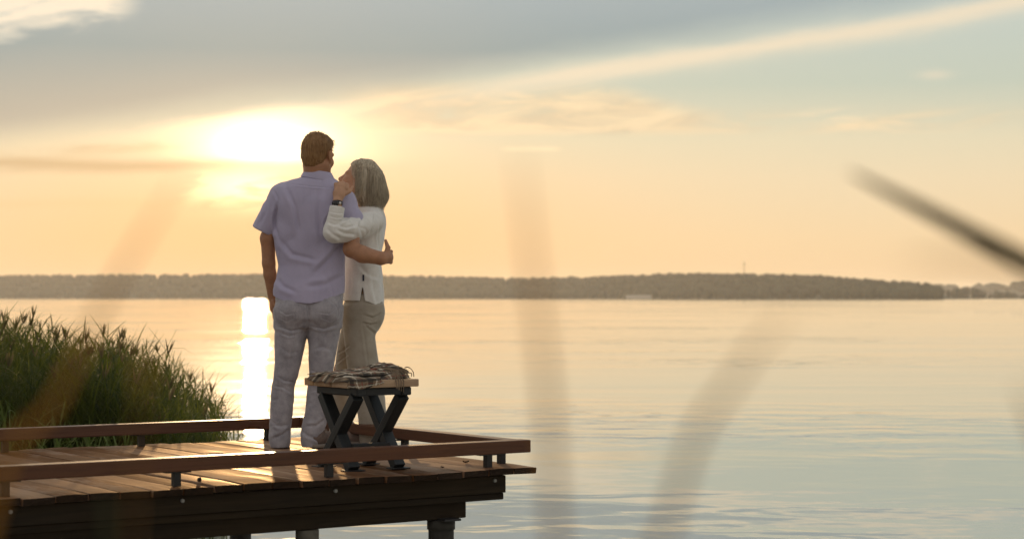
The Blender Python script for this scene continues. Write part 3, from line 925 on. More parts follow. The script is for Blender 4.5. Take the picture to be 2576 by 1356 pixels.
blade('tall_grass', [root_at(1250, Y), P(1440, 2600, Y), P(1690, 1290, Y), P(1850, 950, Y), P(2000, 770, Y)], 0.0048, 'faint blurred grass blade leaning right over open water', M['blade'], group=GR)
Y = 1.15
blade('tall_grass', [root_at(330, Y), P(300, 2500, Y), P(275, 1420, Y), P(262, 1230, Y)], 0.010, 'short blurred green blade in front of the pier\'s dark side at the lower left', M['blade_dark'], group=GR)
Y = 0.85
blade('tall_grass', [root_at(250, Y), P(290, 2600, Y), P(335, 1300, Y), P(358, 1000, Y), P(368, 870, Y)], 0.0056, 'thin blurred stalk with an amber seed head in front of the reed bed', M['blade'], group=GR, head_at=0.86)
# a reed beside the lens whose leaves reach into the frame from the right
Y = 1.38
rs = empty('reed_plant', root_at(2680, Y)); tag(rs, 'tall reed at the right edge with one dark leaf pointing up left', 'reed')
def part_blade(name, pts, width, mat):
    o = blade(name, pts, width, '', mat); del o['category']
    if 'label' in o: del o['label']
    del o['kind']
    attach(o, rs)
part_blade('stem', [root_at(2680, Y), P(2700, 2200, Y), P(2640, 1200, Y), P(2625, 700, Y), P(2640, 500, Y)], 0.008, M['blade_dark'])
part_blade('leaf', [P(2632, 690, Y), P(2560, 650, Y), P(2480, 608, Y), P(2310, 520, Y), P(2135, 432, Y)], 0.0150, M['blade_dark'])
part_blade('leaf', [P(2640, 720, Y - .3), P(2540, 672, Y - .5), P(2420, 652, Y - .56), P(2260, 656, Y - .58)], 0.003, M['blade'])
part_blade('leaf', [P(2660, 1300, Y - .3), P(2630, 1140, Y - .5), P(2600, 1040, Y - .56), P(2570, 960, Y - .58)], 0.0045, M['blade'])

# ------------------------------------------------------------------ implicit-surface modelling for the two people
def surface_nets(f, origin, h):
    s = f < 0
    c = sum(s[a:s.shape[0] - 1 + a, b:s.shape[1] - 1 + b, d:s.shape[2] - 1 + d].astype(np.int8) for a in (0, 1) for b in (0, 1) for d in (0, 1))
    act = (c > 0) & (c < 8)
    idx = np.argwhere(act)
    ids = np.full(act.shape, -1, dtype=np.int32); ids[act] = np.arange(len(idx))
    offs = [(a, b, d) for a in (0, 1) for b in (0, 1) for d in (0, 1)]
    vals = np.stack([f[idx[:, 0] + a, idx[:, 1] + b, idx[:, 2] + d] for a, b, d in offs], 1)
    acc = np.zeros((len(idx), 3)); cnt = np.zeros(len(idx))
    for i in range(8):
        for j in range(i + 1, 8):
            if sum(abs(np.array(offs[i]) - np.array(offs[j]))) != 1: continue
            m = (vals[:, i] < 0) != (vals[:, j] < 0)
            t = vals[m, i] / (vals[m, i] - vals[m, j])
            acc[m] += np.array(offs[i]) + t[:, None] * (np.array(offs[j]) - np.array(offs[i])); cnt[m] += 1
    verts = origin + h * (idx + acc / cnt[:, None])
    quads = []
    a = np.argwhere(s[:-1, 1:-1, 1:-1] != s[1:, 1:-1, 1:-1]); i, j, k = a[:, 0], a[:, 1] + 1, a[:, 2] + 1
    q = np.stack([ids[i, j - 1, k - 1], ids[i, j, k - 1], ids[i, j, k], ids[i, j - 1, k]], 1); q[~s[i, j, k]] = q[~s[i, j, k]][:, ::-1]; quads.append(q)
    a = np.argwhere(s[1:-1, :-1, 1:-1] != s[1:-1, 1:, 1:-1]); i, j, k = a[:, 0] + 1, a[:, 1], a[:, 2] + 1
    q = np.stack([ids[i - 1, j, k - 1], ids[i - 1, j, k], ids[i, j, k], ids[i, j, k - 1]], 1); q[~s[i, j, k]] = q[~s[i, j, k]][:, ::-1]; quads.append(q)
    a = np.argwhere(s[1:-1, 1:-1, :-1] != s[1:-1, 1:-1, 1:]); i, j, k = a[:, 0] + 1, a[:, 1] + 1, a[:, 2]
    q = np.stack([ids[i - 1, j - 1, k], ids[i, j - 1, k], ids[i, j, k], ids[i - 1, j, k]], 1); q[~s[i, j, k]] = q[~s[i, j, k]][:, ::-1]; quads.append(q)
    return verts, np.vstack(quads)

class Field:
    def __init__(self, lo, hi, h):
        self.o = np.array(lo, float); self.h = h
        self.n = np.ceil((np.array(hi) - self.o) / h).astype(int) + 1
        self.f = np.full(self.n, 0.25, dtype=np.float32)
        self.ax = [self.o[i] + h * np.arange(self.n[i]) for i in range(3)]
    def sub(self, lo, hi, pad):
        a = np.clip(np.floor((np.array(lo) - pad - self.o) / self.h).astype(int), 0, self.n)
        b = np.clip(np.ceil((np.array(hi) + pad - self.o) / self.h).astype(int) + 1, 0, self.n)
        sl = tuple(slice(x, y) for x, y in zip(a, b))
        return sl, self.ax[0][sl[0]][:, None, None], self.ax[1][sl[1]][None, :, None], self.ax[2][sl[2]][None, None, :]
    def merge(self, sl, d, k, sub=False):
        a = self.f[sl]
        if sub: a, d = -a, d
        if k > 0:
            hh = np.maximum(k - np.abs(a - d), 0) / k
            r = np.minimum(a, d) - hh * hh * k * 0.25
        else: r = np.minimum(a, d)
        self.f[sl] = -r if sub else r
    def cone(self, a, b, ra, rb, k=0.02, cut=None, sub=False, flat=None):
        a = np.asarray(a, float); b = np.asarray(b, float); R = max(ra, rb)
        sl, X, Y, Z = self.sub(np.minimum(a, b) - R, np.maximum(a, b) + R, k + 3 * self.h)
        ab = b - a; L = ab @ ab + 1e-12
        px, py, pz = X - a[0], Y - a[1], Z - a[2]
        tt = (px * ab[0] + py * ab[1] + pz * ab[2]) / L
        t = np.clip(tt, 0, 1)
        qx, qy, qz = px - t * ab[0], py - t * ab[1], pz - t * ab[2]
        if flat is not None:      # flatten along a direction
            fd, fs = np.asarray(flat[0], float), flat[1]
            dd = qx * fd[0] + qy * fd[1] + qz * fd[2]
            e = (1 / fs - 1) * dd
            qx, qy, qz = qx + e * fd[0], qy + e * fd[1], qz + e * fd[2]
        d = np.sqrt(qx * qx + qy * qy + qz * qz) - (ra + (rb - ra) * t)
        if cut is not None: d = np.maximum(d, (tt - cut) * math.sqrt(L))
        self.merge(sl, d, k, sub)
    def chain(self, pts, radii, k=0.008, flat=None):
        for i in range(len(pts) - 1): self.cone(pts[i], pts[i + 1], radii[i], radii[i + 1], k, flat=flat)
    def ell(self, c, r, R=None, k=0.02, sub=False):
        c = np.asarray(c, float); r = np.asarray(r, float); m = r.max()
        sl, X, Y, Z = self.sub(c - m, c + m, k + 3 * self.h)
        p = [X - c[0], Y - c[1], Z - c[2]]
        if R is not None: p = [p[0] * R[i][0] + p[1] * R[i][1] + p[2] * R[i][2] for i in range(3)]
        k0 = np.sqrt((p[0] / r[0]) ** 2 + (p[1] / r[1]) ** 2 + (p[2] / r[2]) ** 2)
        k1 = np.sqrt((p[0] / r[0] ** 2) ** 2 + (p[1] / r[1] ** 2) ** 2 + (p[2] / r[2] ** 2) ** 2) + 1e-6
        self.merge(sl, k0 * (k0 - 1) / k1, k, sub)
    def loft(self, rows, Yc, k=0.02, n=2.3, clip=None):
        """rows: (v, uLeft, uRight, half-depth[, centre-depth offset]) top to bottom"""
        rows = sorted(rows, key=lambda r: r[0])
        v = np.array([r[0] for r in rows], float)
        z = ZC + (HZ - v) / FPX * Yc
        xl = (np.array([r[1] for r in rows]) - 1288) / FPX * Yc; xr = (np.array([r[2] for r in rows]) - 1288) / FPX * Yc
        ry = np.array([r[3] for r in rows], float); cy = np.array([r[4] if len(r) > 4 else 0 for r in rows], float) + Yc
        sl, X, Y, Z = self.sub((xl.min(), (cy - ry).min(), z.min()), (xr.max(), (cy + ry).max(), z.max()), k + 3 * self.h)
        zz = Z.ravel()
        def ip(a):
            fine = np.linspace(z.min() - .05, z.max() + .05, 600)
            y_ = np.interp(fine, z[::-1], a[::-1])
            ker = np.exp(-np.linspace(-2, 2, 25) ** 2); ker /= ker.sum()
            y_ = np.convolve(np.pad(y_, 12, mode='edge'), ker, mode='valid')
            return np.interp(zz, fine, y_)[None, None, :]
        XL, XR, RY, CY = ip(xl), ip(xr), ip(ry), ip(cy)
        rx = np.maximum((XR - XL) / 2, 0.004); cx = (XR + XL) / 2
        rho = ((np.abs(X - cx) / rx) ** n + (np.abs(Y - CY) / RY) ** n) ** (1 / n)
        d = (rho - 1) * np.minimum(rx, RY)
        d = np.maximum(d, np.maximum(Z - z.max(), z.min() - Z))
        if clip is not None: d = np.maximum(d, clip(X, Y, Z))
        self.merge(sl, d, k)
    def build(self, name, mat, parent, creases=(), Yc=11.0, wr=0.0, wr_scale=(9, 9, 9), ridged=0.0):
        v, q = surface_nets(self.f, self.o, self.h)
        # vertex normals
        e1 = v[q[:, 2]] - v[q[:, 0]]; e2 = v[q[:, 3]] - v[q[:, 1]]
        fn = np.cross(e1, e2); nrm = np.zeros_like(v)
        for i in range(4): np.add.at(nrm, q[:, i], fn)
        nrm /= np.linalg.norm(nrm, axis=1)[:, None] + 1e-9
        d = np.zeros(len(v))
        if wr > 0:
            p = v * np.array(wr_scale)
            a = vnoise(p + 7.3); b = vnoise(p * 2.3 + 1.9)
            d += wr * (a + 0.5 * b)
            if ridged > 0: d -= ridged * np.clip(0.09 - np.abs(vnoise(p * 0.8 + 3.1)), 0, 1) / 0.09
        if creases:
            uu = 1288 + v[:, 0] / v[:, 1] * FPX; vv = HZ - (v[:, 2] - ZC) / v[:, 1] * FPX
            face = np.clip(-nrm[:, 1] * 2 + 0.4, 0, 1)
            for pl, wd, amp in creases:
                best = np.full(len(v), 1e9); sgn = np.zeros(len(v)); tq = np.zeros(len(v))
                for i in range(len(pl) - 1):
                    ax, ay = pl[i]; bx, by = pl[i + 1]; lx, ly = bx - ax, by - ay; L = lx * lx + ly * ly
                    t = np.clip(((uu - ax) * lx + (vv - ay) * ly) / L, 0, 1)
                    ex, ey = uu - ax - t * lx, vv - ay - t * ly; dd = np.hypot(ex, ey)
                    m = dd < best; best[m] = dd[m]; sgn[m] = np.sign(lx * ey - ly * ex)[m]; tq[m] = ((i + t) / (len(pl) - 1))[m]
                fade = np.clip(np.minimum(tq, 1 - tq) * 5 + 0.15, 0, 1)
                sdist = best * sgn
                wd = wd * 0.72
                d += face * fade * amp * Yc / FPX * (-np.exp(-(sdist / wd) ** 2) + 0.75 * np.exp(-((sdist - 1.9 * wd) / (1.3 * wd)) ** 2))
        v = v + nrm * d[:, None]
        me = np_mesh(name, v, q)
        o = link(name, me, mat, None, True)
        if parent is not None: attach(o, parent)
        return o

def unit(x):
    x = np.asarray(x, float); return x / np.linalg.norm(x)
def head(F, c, fwd, up, sc=1.0, older=True):
    f = unit(fwd); u = unit(np.asarray(up) - f * (np.asarray(up) @ f)); l = np.cross(u, f)
    R = np.array([f, l, u])
    T = lambda a, b, d: np.asarray(c) + sc * (f * a + l * b + u * d)
    r = lambda *a: np.array(a) * sc
    F.ell(T(-0.012, 0, 0.032), r(.098, .077, .088), R, .02)
    F.ell(T(0.030, 0, -0.040), r(.064, .060, .082), R, .03)
    F.ell(T(0.060, 0, -0.096), r(.030, .034, .024), R, .03)
    for s in (-1, 1):
        F.cone(T(0.050, .030 * s, -0.095), T(-0.012, .056 * s, -0.052), .020 * sc, .022 * sc, .025)
        F.ell(T(0.062, .040 * s, -0.030), r(.026, .022, .024), R, .02)
        F.cone(T(0.086, .010 * s, 0.012), T(0.074, .046 * s, 0.014), .010 * sc, .011 * sc, .014)
        F.ell(T(0.094, .031 * s, -0.006), r(.014, .016, .011), R, .010, sub=True)
        F.ell(T(0.078, .031 * s, -0.006), r(.0125, .0125, .0125), R, .003)
        F.cone(T(0.0915, .020 * s, -0.010), T(0.083, .042 * s, -0.011), .0035 * sc, .003 * sc, .003)
        F.cone(T(-0.014, .082 * s, 0.010), T(-0.006, .078 * s, -0.030), .0135 * sc, .011 * sc, .006)
        F.ell(T(-0.018, .086 * s, 0.000), r(.016, .009, .028), R, .006)
        F.ell(T(0.004, .090 * s, -0.006), r(.010, .008, .018), R, .004, sub=True)
        F.ell(T(0.099, .012 * s, -0.040), r(.010, .008, .008), R, .006)
    F.cone(T(0.091, 0, 0.004), T(0.113, 0, -0.034), .0085 * sc, .0120 * sc, .008)
    F.cone(T(0.113, 0, -0.034), T(0.092, 0, -0.048), .0110 * sc, .009 * sc, .008)
    F.ell(T(0.092, 0, -0.066), r(.0105, .021, .0065), R, .006)
    F.ell(T(0.090, 0, -0.078), r(.0105, .019, .0070), R, .005)
    F.cone(T(0.100, .022, -0.0715), T(0.100, -.022, -0.0715), .0020 * sc, .002 * sc, .003, sub=True)
    return T, R

def strands(name, lines, rad, mat, parent):
    v, f = [], []
    for pts in lines:
        b0 = len(v); n = len(pts)
        for k, p in enumerate(pts):
            rr_ = rad * (1 - 0.75 * k / (n - 1))
            for a in range(3):
                v.append(p + rr_ * np.array([math.cos(a * 2.094), math.sin(a * 2.094), 0.3 * math.sin(a * 2.094 + 1)]))
        for k in range(n - 1):
            for a in range(3):
                f.append((b0 + k * 3 + a, b0 + k * 3 + (a + 1) % 3, b0 + k * 3 + 3 + (a + 1) % 3, b0 + k * 3 + 3 + a))
    o = link(name, np_mesh(name, np.array(v), f), mat, None, True)
    attach(o, parent)
    return o

def shoe(name, heel, toe_dir, length, mat_up, mat_sole, parent, width=0.095):
    h = np.asarray(heel, float); d = unit([toe_dir[0], toe_dir[1], 0]); sd_ = np.array([-d[1], d[0], 0])
    F = Field(h + np.array([-.36, -.36, -.02]), h + np.array([.36, .36, .16]), 0.005)
    up = np.array([0, 0, 1])
    F.ell(h + d * .045 + up * .058, (.055, .042, .055), np.array([d, sd_, up]), .02)
    F.ell(h + d * length * .5 + up * .045, (length * .48, width * .46, .042), np.array([d, sd_, up]), .02)
    F.ell(h + d * length * .78 + up * .035, (length * .22, width * .50, .034), np.array([d, sd_, up]), .02)
    F.cone(h + d * .055 + up * .06, h + d * .055 + up * .12, .040, .038, .015)
    sl, X, Y_, Z = F.sub(F.o, F.o + F.h * F.n, 0)
    F.f = np.maximum(F.f, (h[2] + 0.018) - Z).astype(np.float32)
    o = F.build(name, mat_up, parent)
    G = Field(h + np.array([-.36, -.36, -.02]), h + np.array([.36, .36, .06]), 0.005)
    G.ell(h + d * .05 + up * .012, (.062, .047, .05), np.array([d, sd_, up]), .02)
    G.ell(h + d * length * .5 + up * .012, (length * .50, width * .46, .05), np.array([d, sd_, up]), .02)
    G.ell(h + d * length * .78 + up * .012, (length * .24, width * .54, .05), np.array([d, sd_, up]), .02)
    sl, X, Y_, Z = G.sub(G.o, G.o + G.h * G.n, 0)
    G.f = np.maximum(G.f, np.maximum(h[2] + 0.001 - Z, Z - h[2] - 0.022)).astype(np.float32)
    s = G.build('sole', mat_sole, o)
    return o

# ================================================================== the man
DM = 11.12
def man():
    D = DM
    root = empty('person', P(748, 1131, D) * np.array([1, 1, 0]) + np.array([0, 0, DECK]))
    tag(root, 'tall person in a short-sleeved lavender shirt and pale jeans, seen from behind', 'person')
    s = D / FPX
    q = lambda u, v, dy=0.0: P(u, v, D + dy)
    # --- body: one continuous skin
    F = Field((P(625, 0, D)[0], D - .30, DECK + .02), P(1010, 325, D) + np.array([0, .34, .03]), 0.0045)
    T, R = head(F, q(800, 392), (0.40, 0.91, -0.05), (0.05, 0.0, 1), 1.05)
    F.cone(T(-.026, 0, -.050), q(793, 478, .02), .066, .070, .03)
    F.loft([(455, 745, 845, .06), (480, 705, 885, .08), (560, 705, 870, .095), (650, 712, 852, .09), (740, 705, 852, .10), (790, 706, 850, .10)], D, .03)
    for pts, rad in (((q(738, 790), q(728, 920, .01), q(705, 1105, .01)), (.062, .045, .036)), ((q(815, 790), q(810, 930, .01), q(790, 1105, .01)), (.062, .045, .036))):
        F.chain(pts, rad, .02)
    # left arm, hanging
    F.chain([q(706, 492, .0), q(674, 600, .02), q(676, 662, .035)], [.052, .042, .037], .02)
    F.chain([q(676, 662, .035), q(679, 690, .05), q(685, 748, .08)], [.037, .036, .025], .012)
    F.chain([q(685, 748, .08), q(687, 772, .09)], [.025, .034], .012, flat=((1, 0, 0), .6))
    for i, (dd, ln, r_) in enumerate(((-.022, 36, .0085), (-.004, 42, .009), (.016, 40, .009), (.034, 34, .008))):
        F.chain([q(687, 775, .09 + dd), q(690, 775 + ln * .55, .088 + dd * 1.05), q(694, 775 + ln, .080 + dd * 1.1)], [r_ + .001, r_, r_ * .85], .004)
    F.chain([q(688, 758, .055), q(695, 775, .045), q(697, 792, .05)], [.013, .010, .008], .006)
    # right arm round the other person's waist
    F.chain([q(866, 508, 0), q(888, 560, -.06), q(884, 627, -.12)], [.044, .042, .045], .02)
    F.chain([q(884, 627, -.12), q(912, 640, -.14), q(958, 650, -.125)], [.047, .047, .037], .015)
    F.chain([q(958, 650, -.125), q(974, 648, -.085)], [.036, .036], .012)
    for i, (vv, r_) in enumerate(((634, .0105), (643, .011), (652, .011), (660, .0098))):
        F.chain([q(974, 640 + i * 5, -.08), q(983, vv, -.045), q(984, vv - 1, .015), q(978, vv, .05)], [.013, r_ * 1.1, r_, r_ * .85], .004)
    F.chain([q(972, 643, -.10), q(976, 624, -.08), q(970, 605, -.045)], [.020, .014, .0085], .006)
    F.build('body', M['skin'], root)
    # --- hair: close crop with a fringe of short strands
    H = Field(q(800, 392) - .17, q(800, 392) + .17, 0.0035)
    H.ell(T(-.020, 0, .038), np.array([.099, .081, .091]) * 1.03, R, .02)
    H.ell(T(-.052, 0, -.022), np.array([.054, .063, .062]) * 1.03, R, .03)
    H.ell(T(.035, 0, .075), np.array([.060, .062, .045]) * 1.03, R, .02)
    H.ell(T(.075, 0, -.055), np.array([.075, .12, .085]) * 1.03, R, .012, sub=True)
    for sd in (-1, 1): H.ell(T(.002, .094 * sd, -.016), np.array([.040, .030, .046]), R, .01, sub=True)
    ho = H.build('hair', M['hair_m'], root, wr=0.006, wr_scale=(60, 60, 30))
    r = np.random.default_rng(3); lines = []
    for i in range(1500):
        a = r.normal(size=3); a /= np.linalg.norm(a)
        loc = np.array([-.020, 0, .038]) + a * np.array([.100, .085, .092])
        if loc[0] > .055 and loc[2] < .06: continue
        if loc[2] < -.02: continue
        if abs(loc[1]) > .05 and loc[2] < .03 and loc[0] > -.05: continue
        p = T(*loc); n = (R.T @ a); g = R.T @ np.array([.5, r.normal() * .3, -.5 if loc[2] < .09 else 0.2])
        ln = r.uniform(.012, .024)
        lines.append([p - n * .006, p + n * ln * .12 + g * ln * .40, p + n * ln * .10 + g * ln * 1.0])
    for i in range(90):      # tuft over the brow
        b = r.uniform(-.05, .05); p = T(.075 + r.uniform(-.012, .008), b, .075 + r.uniform(-.015, .02))
        lines.append([p, p + R.T @ np.array([.014, r.normal() * .004, .006]), p + R.T @ np.array([.028, r.normal() * .008, -.006])])
    strands('hair_strands', lines, .0011, M['hair_m'], ho)
    # --- shirt
    lo, hi = P(625, 775, D), P(925, 418, D)
    F = Field((lo[0], D - .26, lo[2]), (hi[0], D + .22, hi[2]), 0.004)
    def hem(X, Y_, Z):
        u = 1288 + X / D * FPX
        vh = np.interp(u.ravel(), [680, 694, 720, 784, 830, 868], [738, 750, 758, 764, 756, 737]).reshape(u.shape)
        return (HZ - (Z - ZC) / D * FPX - vh) * s
    F.loft([(443, 764, 828, .060), (450, 738, 842, .085), (460, 708, 854, .10), (472, 692, 868, .11), (488, 688, 886, .118), (505, 688, 892, .124), (545, 694, 886, .130),
            (590, 690, 876, .128), (640, 693, 868, .120), (669, 697, 867, .118), (700, 692, 868, .124), (730, 685, 868, .136), (770, 688, 868, .142)], D, .015, 2.35, hem)
    F.cone(q(706, 493), q(661, 580, .02), .063, .0615, .03, cut=1.0, flat=((0, 1, 0), 1.1))
    F.cone(q(866, 508), q(888, 556, -.055), .056, .060, .03)
    F.cone(q(888, 550, -.052), q(886, 580, -.080), .060, .057, .02, cut=1.0)
    F.ell(q(745, 510, -.075), (.085, .05, .10), None, .05); F.ell(q(834, 520, -.075), (.085, .05, .10), None, .05)
    cre = [([(720, 470), (742, 520), (752, 590)], 7, 4.0), ([(806, 468), (800, 540), (810, 620)], 8, 3.0), ([(700, 600), (735, 640), (800, 655)], 8, 3.5),
           ([(868, 600), (838, 640), (790, 690)], 8, 4.0), ([(696, 520), (690, 560), (700, 600)], 5, 4.5), ([(868, 690), (820, 715), (770, 722)], 9, 3.0),
           ([(694, 700), (712, 720), (745, 735)], 8, 3.5), ([(845, 520), (822, 560), (818, 610)], 7, 3.5), ([(672, 500), (668, 535), (652, 568)], 5, 2.5),
           ([(690, 480), (700, 505), (696, 540)], 4, 2.5), ([(728, 462), (786, 470), (846, 474)], 2.2, 1.2)]
    sh = F.build('shirt', M['shirt_m'], root, cre, D, 0.010, (7, 7, 5), 0.004)
    # collar: a stand with the fall folded over it
    G = Field(q(790, 445) - np.array([.14, .16, .06]), q(790, 445) + np.array([.14, .16, .06]), 0.0035)
    def cut_c(X, Y_, Z):
        u = 1288 + X / D * FPX; v = HZ - (Z - ZC) / D * FPX
        top = 427 + (u - 766) * 0.12; bot = 445 + (u - 757) * 0.20
        return np.maximum(top - v, v - bot) * s
    G.loft([(415, 768, 828, .074), (430, 765, 831, .078), (445, 756, 839, .088), (470, 748, 850, .100)], D, .0, 2.2, cut_c)
    co = G.build('collar', M['shirt_m'], sh)
    # --- jeans
    lo, hi = P(665, 1131, D), P(880, 725, D)
    F = Field((lo[0], D - .22, lo[2]), (hi[0], D + .22, hi[2]), 0.004)
    F.loft([(728, 694, 864, .115), (760, 693, 863, .125), (800, 692, 860, .118), (822, 692, 857, .09)], D, .02, 2.4)
    F.loft([(780, 692, 784, .10), (800, 692, 780, .102), (831, 690, 772, .098), (870, 690, 766, .09), (910, 690, 759, .082), (950, 688, 748, .072), (973, 684, 740, .068),
            (1010, 681, 738, .068), (1041, 680, 737, .068), (1075, 678, 733, .066), (1100, 676, 732, .068), (1112, 677, 731, .070), (1124, 681, 727, .068)], D, .03, 2.2)
    F.loft([(780, 773, 862, .10), (800, 772, 860, .102), (831, 774, 856, .098), (870, 777, 849, .09), (910, 778, 842, .082), (940, 778, 837, .074), (970, 774, 834, .07),
            (1010, 771, 829, .068), (1041, 767, 826, .068), (1070, 759, 820, .068), (1090, 755, 813, .070), (1110, 756, 810, .070), (1123, 760, 806, .068)], D, .03, 2.2)
    F.ell(q(738, 782, -.07), (.080, .065, .075), None, .05); F.ell(q(820, 782, -.07), (.080, .065, .075), None, .05)
    cre = [([(776, 765), (777, 800), (774, 832)], 5, 4.0), ([(700, 822), (730, 832), (768, 826)], 4, 3.5), ([(782, 822), (815, 828), (850, 815)], 4, 3.5),
           ([(705, 838), (728, 846), (745, 842)], 3, 2.0), ([(695, 945), (715, 958), (742, 962)], 4, 2.6), ([(690, 970), (712, 975), (736, 990)], 4, 2.4),
           ([(780, 930), (805, 940), (834, 935)], 4, 2.6), ([(776, 960), (800, 966), (830, 955)], 4, 2.4), ([(780, 985), (806, 978), (826, 988)], 4, 1.8),
           ([(680, 1058), (702, 1072), (728, 1068)], 5, 3.0), ([(732, 1078), (712, 1092), (684, 1104)], 5, 3.6), ([(820, 1052), (796, 1070), (768, 1072)], 5, 3.2),
           ([(757, 1082), (775, 1096), (806, 1108)], 5, 3.8), ([(700, 780), (722, 792), (740, 788)], 2.5, 1.6), ([(800, 786), (828, 790), (845, 776)], 2.5, 1.6),
           ([(702, 770), (703, 800), (722, 809), (742, 800), (742, 772)], 2.6, 0.9), ([(808, 772), (809, 800), (830, 808), (849, 798), (850, 768)], 2.6, 0.9), ([(700, 870), (725, 888), (752, 885)], 6, 1.8), ([(785, 880), (812, 872), (840, 884)], 6, 1.8)]
    cre = [(a_, b_, c_ * 0.6) for a_, b_, c_ in cre]
    je = F.build('jeans', M['jeans'], root, cre, D, 0.008, (14, 14, 9), 0.003)
    shoe('shoe', q(703, 1131, -.055) * np.array([1, 1, 0]) + np.array([0, 0, DECK + .002]), (-.10, 1), .285, M['shoe'], M['sole'], root, .10)
    shoe('shoe', q(789, 1131, -.055) * np.array([1, 1, 0]) + np.array([0, 0, DECK + .002]), (.38, 1), .285, M['shoe'], M['sole'], root, .10)
man()

# ================================================================== the woman
DWN = 11.37
def woman():
    D = DWN
    root = empty('person', P(900, 1113, D) * np.array([1, 1, 0]) + np.array([0, 0, DECK]))
    tag(root, 'person with grey bobbed hair in white linen shirt and khaki trousers, hand at chin', 'person')
    s = D / FPX
    q = lambda u, v, dy=0.0: P(u, v, D + dy)
    lo = P(800, 1110, D); hi = P(1000, 398, D)
    F = Field((lo[0], D - .52, DECK + .02), (hi[0], D + .30, hi[2]), 0.0045)
    T, R = head(F, q(904, 453, -.02), (-1.0, 0.16, 0.36), (0.36, 0.10, 1.0), 0.955)
    F.cone(T(-.030, 0, -.055), q(932, 545, 0), .050, .058, .03)
    F.loft([(530, 912, 950, .07), (560, 896, 955, .12), (640, 880, 948, .12), (740, 878, 950, .13), (800, 876, 945, .13)], D, .03)
    F.chain([q(912, 790, -.08), q(916, 930, -.08), q(938, 1095, -.08)], [.070, .048, .034], .02)
    F.chain([q(905, 790, .08), q(862, 930, .12), q(852, 1090, .13)], [.070, .048, .034], .02)
    # far arm, reaching to the other person's chest
    F.chain([q(915, 565, .12), q(872, 612, .21), q(838, 590, .21)], [.034, .032, .026], .015)
    # near arm, bent up; its hand curls under the chin
    Dh = 10.93 - D
    F.chain([q(936, 566, -.15), q(850, 584, Dh + .02)], [.036, .032], .015)
    F.chain([q(850, 584, Dh + .02), q(848, 545, Dh + .005), q(849, 506, Dh + .03)], [.032, .027, .0235], .012)
    w0 = q(849, 506, Dh + .03)
    F.chain([w0, q(853, 488, Dh + .045), q(857, 474, Dh + .06)], [.024, .034, .034], .010, flat=((0, 1, 0), .68))
    kn = [(845, 464), (854, 461), (863, 461), (872, 465)]
    for i, (uu, vv) in enumerate(kn):
        b = q(uu + 1, vv + 10, Dh + .055)
        F.chain([b, q(uu, vv, Dh + .062), q(uu + 1, vv + 2, Dh + .095), q(uu + 3, vv + 15, Dh + .100)], [.0125, .0112, .010, .009], .004)
    F.chain([q(868, 487, Dh + .05), q(879, 482, Dh + .06), q(887, 471, Dh + .075)], [.014, .011, .0085], .006)
    F.build('body', M['skin_w'], root)
    # --- hair: grey bob
    lo, hi = P(870, 530, D), P(990, 392, D)
    H = Field((lo[0], D - .16, lo[2]), (hi[0], D + .16, hi[2]), 0.0035)
    H.loft([(403, 912, 928, .03, -.01), (406.5, 903, 937, .058, -.01), (413, 894, 946, .080, -.01), (426, 889, 956, .092, -.01), (440, 892, 966, .098, -.01), (455, 898, 970, .100, -.01),
            (468, 899, 971, .100, -.01), (482, 892, 974, .102, -.01), (497, 890, 976, .103, -.01), (510, 895, 970, .098, -.01), (517, 903, 962, .09, -.01)], D, .0, 2.1)
    H.ell(T(-.014, 0, .040), np.array([.100, .086, .092]), R, .02)
    H.ell(T(.098, 0, -.030), np.array([.066, .13, .098]), R, .012, sub=True)   # keep the face clear
    H.ell(T(.050, 0, -.110), np.array([.060, .13, .060]), R, .012, sub=True)
    for sd in (-1, 1):      # locks falling over the ears
        H.cone(T(-.006, .080 * sd, .030), T(-.030, .090 * sd, -.045), .020, .024, .012)
    ho = H.build('hair', M['hair_w'], root, wr=0.012, wr_scale=(48, 48, 7), ridged=.004)
    r = np.random.default_rng(9); lines = []
    for i in range(1300):
        a = r.uniform(0, 2 * math.pi); v0 = r.uniform(405, 455); 
        pts = []
        rows_v = np.array([404, 410, 420, 440, 460, 480, 497, 512, 522.]); L_ = np.array([916, 906, 899, 902, 904, 894, 889, 893, 903.]); R_ = np.array([926, 938, 950, 965, 970, 974, 977, 972, 964.]); Yh = np.array([.03, .06, .085, .097, .100, .102, .104, .100, .095])
        vend = r.uniform(497, 529); off = r.uniform(.96, 1.045); drift = r.normal() * .10
        ok = True
        for k in range(8):
            v = v0 + (vend - v0) * k / 7
            aa = a + drift * k / 7 + 0.03 * math.sin(k * 1.3 + i)
            cl, cr, yy = np.interp(v, rows_v, L_), np.interp(v, rows_v, R_), np.interp(v, rows_v, Yh)
            ca = math.cos(aa)
            if ca < -.80 and 416 < v < 484: ok = False
            pts.append(q((cl + cr) / 2 + (cr - cl) / 2 * ca * off, v, -.01 + yy * math.sin(aa) * off))
        if ok: lines.append(pts)
    for sd in (-1, 1):
        for i in range(170):
            j = r.normal(size=3) * np.array([.010, .004, .006])
            b = r.uniform(.30, 1.0); e = r.uniform(-.13, -.06)
            way = [(.030, .046 * b, .100), (.020, .080 * b + .008, .074), (-.004, .100, .028), (-.024, .112, -.022), (-.040, .112, -.070), (-.048, .104, e - .02)]
            lines.append([T(x_ + j[0], (y_ + j[1]) * sd, z_ + j[2]) for x_, y_, z_ in way])
    strands('hair_strands', lines, .0019, M['hair_w'], ho)
    fly = []
